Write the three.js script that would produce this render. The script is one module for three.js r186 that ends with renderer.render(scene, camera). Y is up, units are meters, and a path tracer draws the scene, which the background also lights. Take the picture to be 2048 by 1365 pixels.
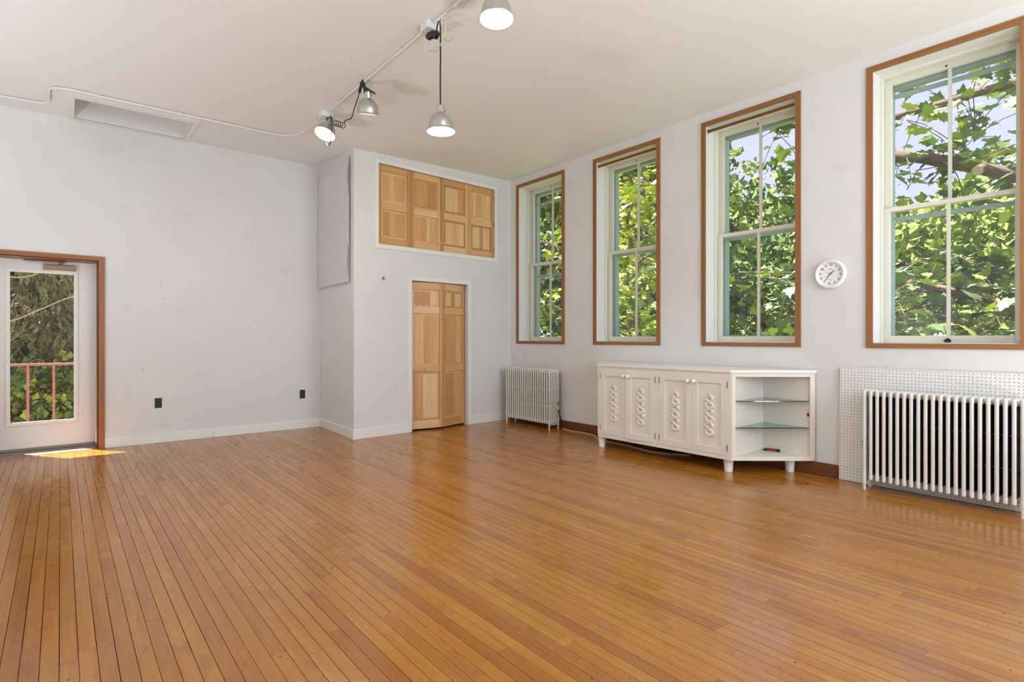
import * as THREE from 'three';
import { mergeGeometries } from 'three/addons/utils/BufferGeometryUtils.js';
import { RoundedBoxGeometry } from 'three/addons/geometries/RoundedBoxGeometry.js';
import { TextGeometry } from 'three/addons/geometries/TextGeometry.js';
import { FontLoader } from 'three/addons/loaders/FontLoader.js';
import { RectAreaLightUniformsLib } from 'three/addons/lights/RectAreaLightUniformsLib.js';

// ---------------------------------------------------------------- camera, sky, sun, area lights, exposure
const V = (x, y, z) => new THREE.Vector3(x, y, z);
const scene = new THREE.Scene();
const camera = new THREE.PerspectiveCamera(2 * Math.atan(682.5 / 1111) * 180 / Math.PI, 2048 / 1365, 0.05, 400);
const YAW = 39.09 * Math.PI / 180;
camera.position.set(0, 1.22, 0);
camera.lookAt(Math.sin(YAW), 1.22, -Math.cos(YAW));
camera.setViewOffset(2048, 1365, 0, 5.9, 2048, 1365);

const renderer = new THREE.WebGLRenderer({ antialias: true });
renderer.toneMapping = THREE.LinearToneMapping;
renderer.toneMappingExposure = 1.0;
renderer.shadowMap.enabled = true;

const SKY = { horizon: [2.1, 2.2, 2.45], mid: [1.02, 1.08, 1.72], zenith: [0.8, 0.96, 1.65] };
{ // clear summer sky, the same in every direction of the compass
  const w = 64, h = 128, d = new Float32Array(w * h * 4);
  for (let j = 0; j < h; j++) {
    const e = Math.max(0, Math.sin((j + 0.5) / h * Math.PI - Math.PI / 2));
    for (let i = 0; i < w; i++) for (let c = 0; c < 3; c++) {
      const a = Math.min(1, e / 0.16), b = Math.max(0, (e - 0.16) / 0.84);
      d[(j * w + i) * 4 + c] = (SKY.horizon[c] * (1 - a) + SKY.mid[c] * a) * (1 - b) + SKY.zenith[c] * b;
      d[(j * w + i) * 4 + 3] = 1;
    }
  }
  const t = new THREE.DataTexture(d, w, h, THREE.RGBAFormat, THREE.FloatType);
  t.mapping = THREE.EquirectangularReflectionMapping; t.magFilter = THREE.LinearFilter; t.colorSpace = THREE.LinearSRGBColorSpace; t.needsUpdate = true;
  scene.background = t;
}
const sun = new THREE.DirectionalLight(new THREE.Color(1.0, 0.93, 0.82), 28);
sun.position.set(-0.477 * 20, 1.92 * 20, -0.673 * 20); sun.target.position.set(2, 0, -3);
sun.position.add(sun.target.position); sun.castShadow = true; sun.shadow.mapSize.set(4096, 4096);
Object.assign(sun.shadow.camera, { left: -25, right: 25, top: 25, bottom: -25, near: 1, far: 120 });
scene.add(sun, sun.target);
RectAreaLightUniformsLib.init();
const ADDED_UPLIGHT = 125, REAR = 3.2, LEFT = -3.4, XR = 5.258, ZB = -7.627, HC = 3.583;
const REAR_X = [-2.4, 1.4, 3.5];           // centres of the tall windows of the wall behind the camera
for (const [x, power] of [[REAR_X[0], 1.5], [REAR_X[1], 4], [REAR_X[2], 15]]) { // daylight coming in through them
  const l = new THREE.RectAreaLight(new THREE.Color(0.84, 0.94, 1.1), power, 1.2, 2.3);
  l.position.set(x, 2.31, REAR + 0.02); l.lookAt(x, 2.31, -5); scene.add(l);
}

// ---------------------------------------------------------------- helpers
let seed = 7;
const rnd = () => { seed = (seed + 0x6D2B79F5) | 0; let t = Math.imul(seed ^ (seed >>> 15), 1 | seed); t = (t + Math.imul(t ^ (t >>> 7), 61 | t)) ^ t; return ((t ^ (t >>> 14)) >>> 0) / 4294967296; };
const rr = (a, b) => a + (b - a) * rnd();
const used = {};
const numbered = (n) => { used[n] = (used[n] ?? -1) + 1; return used[n] ? n + '_' + String(used[n]).padStart(3, '0') : n; };
function mesh(name, geometry, material, parent) {
  const m = new THREE.Mesh(geometry, material); m.name = parent ? name : numbered(name); m.castShadow = m.receiveShadow = true;
  (parent ?? scene).add(m); return m;
}
function group(name, x = 0, y = 0, z = 0, turn = 0, parent) {
  const g = new THREE.Group(); g.name = parent ? name : numbered(name); g.position.set(x, y, z); g.rotation.y = turn; (parent ?? scene).add(g); return g;
}
function tag(o, label, category, grp, kind) { o.userData.label = label; o.userData.category = category; if (grp) o.userData.group = grp; if (kind) o.userData.kind = kind; return o; }
const structure = (o, label, category) => tag(o, label, category, null, 'structure');

// box between two corners, uv in metres, grain axis 0/1/2 goes along u
function uvm(g, axis = 0, ou = 0, ov = 0) {
  const p = g.attributes.position, n = g.attributes.normal, uv = new Float32Array(p.count * 2);
  for (let i = 0; i < p.count; i++) {
    const c = [p.getX(i), p.getY(i), p.getZ(i)], a = [Math.abs(n.getX(i)), Math.abs(n.getY(i)), Math.abs(n.getZ(i))];
    const drop = a[0] >= a[1] && a[0] >= a[2] ? 0 : a[1] >= a[2] ? 1 : 2, rest = [0, 1, 2].filter((k) => k !== drop);
    const u = rest.includes(axis) ? axis : rest[0], v = rest.find((k) => k !== u);
    uv[i * 2] = c[u] + ou; uv[i * 2 + 1] = c[v] + ov;
  }
  g.setAttribute('uv', new THREE.BufferAttribute(uv, 2)); return g;
}
function bx(x0, x1, y0, y1, z0, z1, o = {}) {
  const w = x1 - x0, h = y1 - y0, d = z1 - z0;
  const g = o.r ? new RoundedBoxGeometry(w, h, d, o.s ?? 2, Math.min(o.r, w / 2.01, h / 2.01, d / 2.01)) : new THREE.BoxGeometry(w, h, d);
  g.translate((x0 + x1) / 2, (y0 + y1) / 2, (z0 + z1) / 2);
  const q = g.index ? g.toNonIndexed() : g;
  return uvm(q, o.axis ?? 0, o.ou ?? 0, o.ov ?? 0);
}
const pane = (x0, x1, y0, y1, z) => new THREE.PlaneGeometry(x1 - x0, y1 - y0).translate((x0 + x1) / 2, (y0 + y1) / 2, z);
const merge = (l) => { const q = l.map((g) => { const h = g.index ? g.toNonIndexed() : g; for (const k of Object.keys(h.attributes)) if (!['position', 'normal', 'uv'].includes(k)) h.deleteAttribute(k); return h; }); return mergeGeometries(q); };
const cyl = (r0, r1, h, n = 20, x = 0, y = 0, z = 0) => new THREE.CylinderGeometry(r0, r1, h, n).translate(x, y, z);
function tube(pts, r, n = 40, rad = 8) { return new THREE.TubeGeometry(new THREE.CatmullRomCurve3(pts.map((p) => V(...p)), false, 'centripetal'), n, r, rad, false); }
function rod(a, b, r, n = 12) {
  const A = V(...a), B = V(...b), d = B.clone().sub(A), g = new THREE.CylinderGeometry(r, r, d.length(), n);
  g.applyQuaternion(new THREE.Quaternion().setFromUnitVectors(V(0, 1, 0), d.clone().normalize())); return g.translate(...A.add(B).multiplyScalar(0.5).toArray());
}
const shapeOf = (pts, holes = []) => { const s = new THREE.Shape(pts.map((p) => new THREE.Vector2(...p))); for (const h of holes) s.holes.push(new THREE.Path(h.map((p) => new THREE.Vector2(...p)))); return s; };
const rect = (x0, x1, y0, y1) => [[x0, y0], [x1, y0], [x1, y1], [x0, y1]];
const extrude = (shape, depth, bevel = 0) => new THREE.ExtrudeGeometry(shape, { depth, bevelEnabled: bevel > 0, bevelSize: bevel, bevelThickness: bevel, bevelSegments: 2, curveSegments: 12 });

// ---------------------------------------------------------------- textures
const hash = (x, y, s) => { let h = Math.imul(x, 374761393) ^ Math.imul(y, 668265263) ^ Math.imul(s, 2246822519); h = Math.imul(h ^ (h >>> 13), 1274126177); return ((h ^ (h >>> 16)) >>> 0) / 4294967296; };
function vn(x, y, px, py, s) { // value noise that repeats every px, py cells
  const xi = Math.floor(x), yi = Math.floor(y), f = (t) => t * t * (3 - 2 * t), u = f(x - xi), v = f(y - yi), m = (a, b) => ((a % b) + b) % b;
  const a = hash(m(xi, px), m(yi, py), s), b = hash(m(xi + 1, px), m(yi, py), s), c = hash(m(xi, px), m(yi + 1, py), s), d = hash(m(xi + 1, px), m(yi + 1, py), s);
  return (a + (b - a) * u) + ((c + (d - c) * u) - (a + (b - a) * u)) * v;
}
const fbm = (u, v, px, py, s, o = 4) => { let a = 0, w = 0.5, t = 0; for (let k = 0; k < o; k++) { a += w * vn(u * px, v * py, px, py, s + k); t += w; w /= 2; px *= 2; py *= 2; } return a / t; };
function texture(w, h, metresU, metresV, f, srgb = true) {
  const d = new Uint8Array(w * h * 4);
  for (let j = 0; j < h; j++) for (let i = 0; i < w; i++) { const c = f((i + 0.5) / w, (j + 0.5) / h); for (let k = 0; k < 3; k++) d[(j * w + i) * 4 + k] = Math.max(0, Math.min(255, c[k])); d[(j * w + i) * 4 + 3] = 255; }
  const t = new THREE.DataTexture(d, w, h); t.wrapS = t.wrapT = THREE.RepeatWrapping; t.magFilter = THREE.LinearFilter; t.minFilter = THREE.LinearMipmapLinearFilter; t.generateMipmaps = true;
  if (srgb) t.colorSpace = THREE.SRGBColorSpace;
  t.repeat.set(1 / metresU, 1 / metresV); t.needsUpdate = true; return t;
}
const mixc = (a, b, t) => a.map((x, k) => x + (b[k] - x) * t);
const dots = []; for (let k = 0; k < 46; k++) dots.push([rnd(), rnd(), rr(0.002, 0.0042)]);
const mapleMap = texture(2048, 512, 4, 1, (u, v) => { // fine maple grain, nail heads, scuffs
  const streak = fbm(u, v, 10, 220, 3, 3), wide = fbm(u, v, 6, 24, 9, 3), fleck = fbm(u, v, 120, 500, 21, 2), curl = fbm(u, v, 60, 20, 33, 3);
  let c = mixc([178, 122, 42], [148, 94, 26], Math.min(1, Math.max(0, 0.1 + 0.7 * (streak - 0.25) + 0.55 * (wide - 0.4) + 0.3 * (curl - 0.5))));
  if (fleck > 0.7) c = mixc(c, [150, 92, 44], 0.35);
  const scuff = fbm(u, v, 30, 9, 55, 4); if (scuff > 0.66) c = mixc(c, [150, 96, 52], Math.min(0.5, (scuff - 0.66) * 5));
  for (const [a, b, r] of dots) { const dx = (u - a) * 4, dy = (v - b); if (dx * dx + dy * dy < r * r) return [52, 32, 20]; }
  return c;
});
const mapleRough = texture(1024, 512, 2.7, 1.35, (u, v) => { const a = fbm(u, v, 8, 30, 61, 4), b = fbm(u, v, 5, 5, 71, 3), s = fbm(u, v, 14, 90, 81, 2); const g = 150 + 70 * (a - 0.5) + 90 * (b - 0.5) + 40 * (s - 0.5); return [g, g, g]; }, false);
const mapleBump = texture(1024, 512, 1.9, 0.95, (u, v) => { const a = fbm(u, v, 14, 10, 91, 3), b = fbm(u, v, 20, 200, 95, 2); const g = 128 + 150 * (a - 0.5) + 25 * (b - 0.5); return [g, g, g]; }, false);
function pine(s, light, dark) {
  return texture(1024, 256, 1.6, 0.4, (u, v) => {
    const warp = fbm(u, v, 2, 5, s, 2), rings = 0.5 + 0.5 * Math.sin((v * 30 + warp * 5 + 0.6 * fbm(u, v, 5, 3, s + 5, 2)) * 6.283 * 0.5), fine = fbm(u, v, 12, 160, s + 9, 2);
    const t = Math.pow(rings, 2.2) * 0.24 + (fine - 0.3) * 0.55 + 0.5 * (fbm(u, v, 2, 14, s + 21, 2) - 0.5); let c = mixc(light, dark, Math.max(0, Math.min(1, t)));
    return c;
  });
}
const pineMap = pine(101, [230, 196, 148], [188, 144, 92]);
const casingMap = pine(141, [158, 106, 58], [106, 64, 30]);
const darkMap = pine(171, [118, 66, 32], [76, 38, 18]);
const paintBump = texture(512, 512, 1.1, 1.1, (u, v) => { const g = 128 + 70 * (fbm(u, v, 40, 40, 201, 3) - 0.5) + 90 * (fbm(u, v, 5, 5, 210, 3) - 0.5); return [g, g, g]; }, false);
const paintMap = texture(1024, 1024, 3.1, 3.1, (u, v) => { // flat white with a few rubbed patches
  let c = 238 + 8 * (fbm(u, v, 6, 6, 221, 4) - 0.5); const s = fbm(u, v, 16, 16, 231, 3); if (s > 0.74) c -= Math.min(4, (s - 0.74) * 50); const k = fbm(u, v, 130, 130, 241, 2); if (k > 0.9) c -= 5; return [c, c, c - 1];
});
const grassMap = texture(512, 512, 6, 6, (u, v) => mixc([96, 128, 48], [168, 178, 84], fbm(u, v, 20, 20, 301, 5)));
const barkMap = texture(256, 256, 0.8, 0.8, (u, v) => mixc([84, 70, 60], [134, 116, 102], fbm(u, v, 12, 30, 331, 4)));
const rustMap = texture(256, 256, 0.5, 0.5, (u, v) => mixc([140, 92, 82], [112, 70, 56], fbm(u, v, 16, 16, 351, 4)));

// ---------------------------------------------------------------- materials
const std = (o) => new THREE.MeshStandardMaterial(o), phy = (o) => new THREE.MeshPhysicalMaterial(o);
const M = {
  wall: std({ map: paintMap, color: 0xeeedeb, roughness: 0.75, bumpMap: paintBump, bumpScale: 0.0012 }),
  ceiling: std({ color: 0xeceae6, roughness: 0.85, bumpMap: paintBump, bumpScale: 0.001 }),
  trimWhite: std({ color: 0xe9e8e2, roughness: 0.45, bumpMap: paintBump, bumpScale: 0.0006 }),
  sash: std({ color: 0xdcdacb, roughness: 0.5, bumpMap: paintBump, bumpScale: 0.0008 }),
  reveal: std({ color: 0xeeeee6, roughness: 0.5 }),
  storm: std({ color: 0xa9bcbe, roughness: 0.5 }),
  doorWhite: std({ color: 0xe6e3de, roughness: 0.4 }),
  subfloor: std({ color: 0x2a1a10, roughness: 1 }),
  casing: std({ map: casingMap, color: 0xffffff, roughness: 0.45 }),
  baseWood: std({ map: darkMap, color: 0xffffff, roughness: 0.45 }),
  doorCasing: std({ map: casingMap, color: 0xfff2dc, roughness: 0.4 }),
  glass: phy({ color: 0xf4f4f4, roughness: 0.0, transmission: 1, thickness: 0, ior: 1.5 }),
  stormGlass: phy({ color: 0xf0f0f3, roughness: 0.0, transmission: 1, thickness: 0, ior: 1.5 }),
  doorGlass: phy({ color: 0xfaf6f4, roughness: 0.03, transmission: 1, thickness: 0, ior: 1.5 }),
  shelfGlass: phy({ color: 0xd5e6e2, roughness: 0.02, transmission: 1, thickness: 0.006, ior: 1.5, attenuationColor: new THREE.Color(0x5f9a90), attenuationDistance: 0.05 }),
  cabinet: std({ color: 0xe3dccf, roughness: 0.5, bumpMap: paintBump, bumpScale: 0.0008 }),
  cabinetTop: std({ color: 0xeceae4, roughness: 0.35 }),
  radiator: std({ color: 0xdedbd3, roughness: 0.4, bumpMap: paintBump, bumpScale: 0.0006 }),
  peg: std({ color: 0xe4e3df, roughness: 0.6 }),
  hardboard: std({ color: 0x4a3828, roughness: 0.9 }),
  iron: std({ color: 0x2c2a28, roughness: 0.8 }),  // near-black for inner radiator columns: shade of the gaps put into the colour
  black: std({ color: 0x141416, roughness: 0.45 }),
  blackRubber: std({ color: 0x1a1a18, roughness: 0.7 }),
  cream: std({ color: 0xcfc4ae, roughness: 0.6 }),
  brass: std({ color: 0x8a6a40, roughness: 0.45, metalness: 0.7 }),
  bronze: std({ color: 0x9a7b62, roughness: 0.4, metalness: 0.35 }),
  aluminium: std({ color: 0xc9c8c4, roughness: 0.32, metalness: 1 }),
  aluminiumInside: std({ color: 0xe8e6e0, roughness: 0.5, metalness: 0.4 }),
  steel: std({ color: 0x8d8d8b, roughness: 0.4, metalness: 0.9 }),
  conduit: std({ color: 0xe6e2e2, roughness: 0.4 }),
  boxPaint: std({ color: 0xe2e4e6, roughness: 0.45 }),
  plasticWhite: std({ color: 0xeeeeea, roughness: 0.35 }),
  clockFace: std({ color: 0xf0f0ee, roughness: 0.4 }),
  ink: std({ color: 0x151517, roughness: 0.5 }),
  paleInk: std({ color: 0x9c9c9c, roughness: 0.5 }),
  tool: std({ color: 0x9a2f22, roughness: 0.5 }),
  rust: std({ map: rustMap, roughness: 0.7 }),
  bark: std({ map: barkMap, roughness: 0.95 }),
  grass: std({ map: grassMap, roughness: 1 }),
  concrete: std({ color: 0x9a948a, roughness: 0.9 }),
  threshold: std({ color: 0x8d8076, roughness: 0.5, metalness: 0.3 }),
  mark: std({ color: 0x6d6a66, roughness: 0.8 }),
  cutWood: std({ color: 0xe0c7a0, roughness: 0.8 }),
  bulb: std({ color: 0xffffff, emissive: new THREE.Color(1.0, 0.93, 0.82), emissiveIntensity: 9 }),
};
const pineTints = [0xffffff, 0xf2e2cc, 0xfff0e0, 0xdcc4a4, 0xecd4b4].map((c) => std({ map: pineMap, color: c, roughness: 0.42 }));
const boardTints = [0xffffff, 0xfaf2ea, 0xfff6ea, 0xf0e2d4, 0xfaeedc, 0xf4e8dc, 0xfffaf0, 0xe8d4be].map((c) => phy({ map: mapleMap, color: c, ior: 1.75, roughness: 0.38, roughnessMap: mapleRough, bumpMap: mapleBump, bumpScale: 0.0006 }));

// ---------------------------------------------------------------- floor of narrow strips
{
  const fl = group('floor'); structure(fl, 'honey-coloured narrow strip hardwood floor with dark joints and nail heads', 'floor');
  mesh('subfloor', bx(LEFT - 0.1, XR + 0.1, -0.25, -0.02, ZB - 0.2, REAR + 0.1), M.subfloor, fl);
  const W = 0.0572, boards = [];
  const fwd = V(Math.sin(YAW), 0, -Math.cos(YAW)), right = V(Math.cos(YAW), 0, Math.sin(YAW));
  let k = 0;
  for (let x = XR - W / 2; x > LEFT; x -= W, k++) {
    let z = ZB - (k % 3 ? 0 : 0) - rr(0, 1.3);
    while (z < REAR) {
      const len = rr(0.45, 2.3), z0 = Math.max(z, ZB - 0.01), z1 = Math.min(z + len, REAR); z += len;
      if (z1 - z0 < 0.03) continue;
      const zm = Math.min((z0 + z1) / 2, -0.3), c = x * fwd.x - -zm * 0 + zm * fwd.z, a = x * right.x + zm * right.z;
      const seen = c > 0.6 && Math.abs(a / c) < 0.98 && !(x > 2.74 && z1 < -6.4);
      boards.push({ x, z0, z1, size: seen ? (z1 - z0) / (c * c * c) : 0, gap: rr(0.0014, 0.003), tint: Math.floor(rnd() * 8), ou: rnd() * 4, ov: rnd(), dy: rr(-0.0002, 0.0002) });
    }
  }
  boards.sort((p, q) => q.size - p.size);
  const geo = (b) => {
    const g = bx(b.x - W / 2 + b.gap / 2, b.x + W / 2 - b.gap / 2, -0.018, b.dy, b.z0 + 0.0005, b.z1 - 0.0005, { axis: 2 });
    const uv = g.attributes.uv; for (let i = 0; i < uv.count; i++) uv.setXY(i, uv.getX(i) + b.ou, uv.getY(i) - b.x + b.ov); return g;
  };
  const rest = boardTints.map(() => []);
  boards.forEach((b, i) => { if (i < 300) mesh('floor_board', geo(b), boardTints[b.tint], fl); else rest[b.tint].push(geo(b)); });
  const r = mesh('floor_boards', mergeGeometries(rest.map((l) => mergeGeometries(l)), true), boardTints, fl); r.userData.kind = 'stuff';
}

// ---------------------------------------------------------------- walls, ceiling, roof
const OPEN = { hw: 0.46, y0: 1.175, y1: 3.438 };
const WIN_Z = [-5.853, -4.319, -2.784, -1.238, 0.3, 1.84];
const GROUND = -3.5, TOP = 4.16;
{
  const holes = WIN_Z.map((z) => rect(-z - OPEN.hw, -z + OPEN.hw, OPEN.y0, OPEN.y1).reverse());
  const g = extrude(shapeOf(rect(-REAR - 0.3, -ZB + 0.26, GROUND, TOP), holes), 0.42).rotateY(Math.PI / 2).translate(XR, 0, 0);
  structure(mesh('wall_right', uvm(g, 2), M.wall), 'white painted wall pierced by the row of tall sash windows', 'wall');
}
const DOOR = { x0: -0.61, x1: 0.312, y1: 2.062, z: ZB - 0.235 };
{
  const g = extrude(shapeOf([[LEFT - 0.3, GROUND], [XR, GROUND], [XR, TOP], [LEFT - 0.3, TOP]], [rect(DOOR.x0, DOOR.x1, -0.02, DOOR.y1).reverse()]), 0.26).translate(0, 0, ZB - 0.26);
  const w = mesh('wall_back', uvm(g, 0), M.wall); structure(w, 'tall white painted wall with the glazed outside door and two black outlets', 'wall');
  const spot = new THREE.CylinderGeometry(0.004, 0.004, 0.002, 10).rotateX(Math.PI / 2);
  for (const [x, y, s] of [[0.905, 1.872, 1], [0.905, 1.815, 1], [0.735, 0.855, 1.3], [1.7, 1.63, 0.8], [1.2, 1.2, 0.7], [1.95, 1.42, 0.8], [2.2, 2.1, 0.7], [0.94, 1.68, 0.8]]) {
    const n = mesh('nail_hole', spot, M.mark, w); n.position.set(x, y, ZB + 0.001); n.scale.set(s, s * 1.3, 1);
  }
}
structure(mesh('wall_left', bx(LEFT - 0.3, LEFT, GROUND, TOP, ZB - 0.26, REAR + 0.3), M.wall), 'plain white wall at the far side of the outside door', 'wall');
{
  const g = extrude(shapeOf(rect(LEFT - 0.3, XR, GROUND, TOP), REAR_X.map((x) => rect(x - 0.6, x + 0.6, 1.16, 3.46).reverse())), 0.3).translate(0, 0, REAR);
  structure(mesh('wall_rear', uvm(g, 0), M.wall), 'white wall with tall windows behind the viewpoint', 'wall');
}
const HATCH = { x0: 0.108, x1: 1.13, z0: -7.565, z1: -6.93 };
const sag = (x, z) => { // the old plaster hangs a little lower at the closet corner
  const cx = x > 2.73 ? Math.max(0, 1 - (x - 2.73) / 2.5) : Math.max(0, 1 - (2.73 - x) / 0.7), cz = Math.max(0, 1 - Math.abs(z + 6.37) / 1.22), s = (t) => t * t * (3 - 2 * t);
  return HC - 0.083 * cx * s(cz);
};
{
  const cuts = (a, b, step, extra) => { const l = []; for (let t = a; t < b; t += step) l.push(t); l.push(b, ...extra); return [...new Set(l)].sort((p, q) => p - q); };
  const xs = cuts(LEFT, XR, 0.15, [HATCH.x0, HATCH.x1, 2.73]), zs = cuts(ZB, REAR, 0.15, [HATCH.z0, HATCH.z1, -6.37]), pos = [], idx = [];
  for (const z of zs) for (const x of xs) pos.push(x, sag(x, z), z);
  for (let j = 0; j + 1 < zs.length; j++) for (let i = 0; i + 1 < xs.length; i++) {
    const mx = (xs[i] + xs[i + 1]) / 2, mz = (zs[j] + zs[j + 1]) / 2; if (mx > HATCH.x0 && mx < HATCH.x1 && mz > HATCH.z0 && mz < HATCH.z1) continue;
    const a = j * xs.length + i, b = a + 1, c = a + xs.length, d = c + 1; idx.push(a, b, c, b, d, c);
  }
  const g = new THREE.BufferGeometry(); g.setAttribute('position', new THREE.Float32BufferAttribute(pos, 3)); g.setIndex(idx); g.computeVertexNormals(); uvm(g, 0);
  const c = mesh('ceiling', g, M.ceiling); structure(c, 'smooth white plaster ceiling with a rectangular hatch recess', 'ceiling');
  const { x0, x1, z0, z1 } = HATCH, t = 0.02, h0 = HC - 0.004, h1 = HC + 0.5;
  mesh('hatch_shaft', merge([bx(x0 - t, x0, h0, h1, z0 - t, z1 + t), bx(x1, x1 + t, h0, h1, z0 - t, z1 + t), bx(x0, x1, h0, h1, z0 - t, z0), bx(x0, x1, h0, h1, z1, z1 + t), bx(x0, x1, h1 - t, h1, z0, z1)]), M.ceiling, c);
  mesh('hatch_trim', merge([bx(x0 - 0.055, x0, HC - 0.012, HC, z0 - 0.04, z1 + 0.1), bx(x1, x1 + 0.05, HC - 0.012, HC, z0 - 0.04, z1 + 0.1), bx(x0, x1, HC - 0.012, HC, z1, z1 + 0.1), bx(x0, x1, HC - 0.012, HC, z0 - 0.04, z0)]), M.trimWhite, c);
}
structure(mesh('roof', bx(LEFT - 0.35, XR + 0.5, TOP, TOP + 0.25, ZB - 0.34, REAR + 0.4), M.concrete), 'flat roof slab over the room', 'roof');

// ---------------------------------------------------------------- closet block in the corner
const CL = { x: 2.730, z: -6.37, turn: 0.0561, len: 2.532 };
{
  const g = group('wall_closet_front', CL.x, 0, CL.z, CL.turn); structure(g, 'white closet front wall with folding door below and cupboard above', 'wall');
  mesh('plaster', uvm(extrude(shapeOf(rect(0.019, CL.len + 0.03, -0.02, 3.6), [rect(0.803, 1.722, -0.01, 1.968).reverse(), rect(0.326, 2.218, 2.392, 3.395).reverse()]), 0.1).translate(0, 0, -0.1), 0), M.wall, g);
  mesh('closet_back', bx(0.16, 2.4, 0, 3.55, -0.62, -0.6), M.wall, g);
  const spot = new THREE.CylinderGeometry(0.004, 0.004, 0.002, 10).rotateX(Math.PI / 2);
  for (const [u, y] of [[0.03, 1.54], [0.055, 1.54], [0.45, 1.2]]) mesh('nail_hole', spot, M.mark, g).position.set(u, y, 0.001);
  const dx = CL.x - 2.779, dz = CL.z - ZB, l = Math.hypot(dx, dz);
  const s = group('wall_closet_side', 2.779, 0, ZB, Math.atan2(dx, dz)); structure(s, 'shaded white side wall of the closet carrying a pegboard', 'wall');
  mesh('plaster', bx(0, 0.02, -0.02, 3.6, 0, l, { axis: 2 }), M.wall, s);
  // baseboards
  const bb = group('baseboard_closet', CL.x, 0, CL.z, CL.turn); structure(bb, 'white baseboard around the foot of the closet', 'baseboard');
  mesh('board', bx(-0.014, 0.745, 0, 0.116, 0, 0.014, { r: 0.003 }), M.trimWhite, bb); mesh('board', bx(1.781, CL.len, 0, 0.116, 0, 0.014, { r: 0.003 }), M.trimWhite, bb);
  const bs = group('baseboard_closet_side', 2.779, 0, ZB, Math.atan2(dx, dz)); structure(bs, 'white baseboard on the shaded side of the closet', 'baseboard');
  mesh('board', bx(-0.014, 0, 0, 0.116, 0, l + 0.012, { r: 0.003 }), M.trimWhite, bs);
  const bk = group('baseboard_back'); structure(bk, 'greyish white baseboard along the wall beside the glazed door', 'baseboard');
  mesh('board', bx(0.378, 1.46, 0, 0.106, ZB, ZB + 0.015, { r: 0.003 }), M.trimWhite, bk); mesh('board', bx(1.462, 2.778, 0, 0.106, ZB, ZB + 0.015, { r: 0.003 }), M.trimWhite, bk);
  structure(mesh('baseboard_right', bx(XR - 0.018, XR, 0, 0.113, -6.5, REAR, { axis: 2, r: 0.004 }), M.baseWood), 'chipped dark stained wooden baseboard under the windows', 'baseboard');
  structure(mesh('baseboard_left', bx(LEFT, LEFT + 0.015, 0, 0.106, ZB, REAR), M.trimWhite), 'white baseboard of the plain side wall', 'baseboard');
  // white trims round the two openings
  const t = group('trim_1', CL.x, 0, CL.z, CL.turn); structure(t, 'flat white trim around the folding closet door', 'trim');
  mesh('jamb_board', bx(0.745, 0.803, 0, 2.022, 0, 0.015, { r: 0.003 }), M.trimWhite, t); mesh('jamb_board', bx(1.722, 1.781, 0, 2.022, 0, 0.015, { r: 0.003 }), M.trimWhite, t); mesh('head_board', bx(0.803, 1.722, 1.968, 2.022, 0, 0.015, { r: 0.003 }), M.trimWhite, t);
  const t2 = group('trim_2', CL.x, 0, CL.z, CL.turn); structure(t2, 'flat white trim around the high wooden cupboard doors', 'trim');
  for (const b of [[0.274, 0.326, 2.335, 3.44], [2.218, 2.262, 2.335, 3.44], [0.326, 2.218, 2.335, 2.392], [0.326, 2.218, 3.395, 3.44]]) mesh('trim_board', bx(b[0], b[1], b[2], b[3], 0, 0.015, { r: 0.003 }), M.trimWhite, t2);
}

// panelled pine leaf: stiles, rails, raised panels of glued staves; origin at its lower left corner, front at z = 0
function pineLeaf(parent, w, h, stile, rows, t = 0.03) {
  const leaf = group('door_leaf', 0, 0, 0, 0, parent);
  const pick = () => pineTints[Math.floor(rnd() * pineTints.length)];
  const o = (axis) => ({ r: 0.003, axis, ou: rnd() * 1.6, ov: rnd() * 0.4 });
  for (const x of [0, w - stile]) mesh('stile', bx(x, x + stile, 0, h, -t, 0, o(1)), pick(), leaf);
  for (let k = 0; k < rows.length; k += 2) mesh('rail', bx(stile, w - stile, rows[k] * h, rows[k + 1] * h, -t, -0.0005, o(0)), pick(), leaf);
  for (let k = 1; k + 1 < rows.length; k += 2) {
    const y0 = rows[k] * h, y1 = rows[k + 1] * h, n = 3 + Math.floor(rnd() * 2), x0 = stile, x1 = w - stile;
    mesh('panel_border', bx(x0, x1, y0, y1, -t + 0.006, -0.013, o(1)), pick(), leaf);
    const m = Math.min(0.028, (y1 - y0) * 0.16), cuts = [x0 + m]; for (let i = 1; i < n; i++) cuts.push(x0 + m + (x1 - x0 - 2 * m) * (i + rr(-0.2, 0.2)) / n); cuts.push(x1 - m);
    for (let i = 0; i < n; i++) mesh('panel_stave', bx(cuts[i], cuts[i + 1], y0 + m, y1 - m, -0.014, -0.005, { axis: 1, ou: rnd() * 1.6, ov: rnd() * 0.4 }), pick(), leaf);
  }
  return leaf;
}
const knobGeo = new THREE.LatheGeometry([[0, 0], [0.009, 0], [0.008, 0.01], [0.017, 0.018], [0.019, 0.026], [0.013, 0.033], [0, 0.035]].map((p) => new THREE.Vector2(...p)), 20).rotateX(Math.PI / 2);
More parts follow.
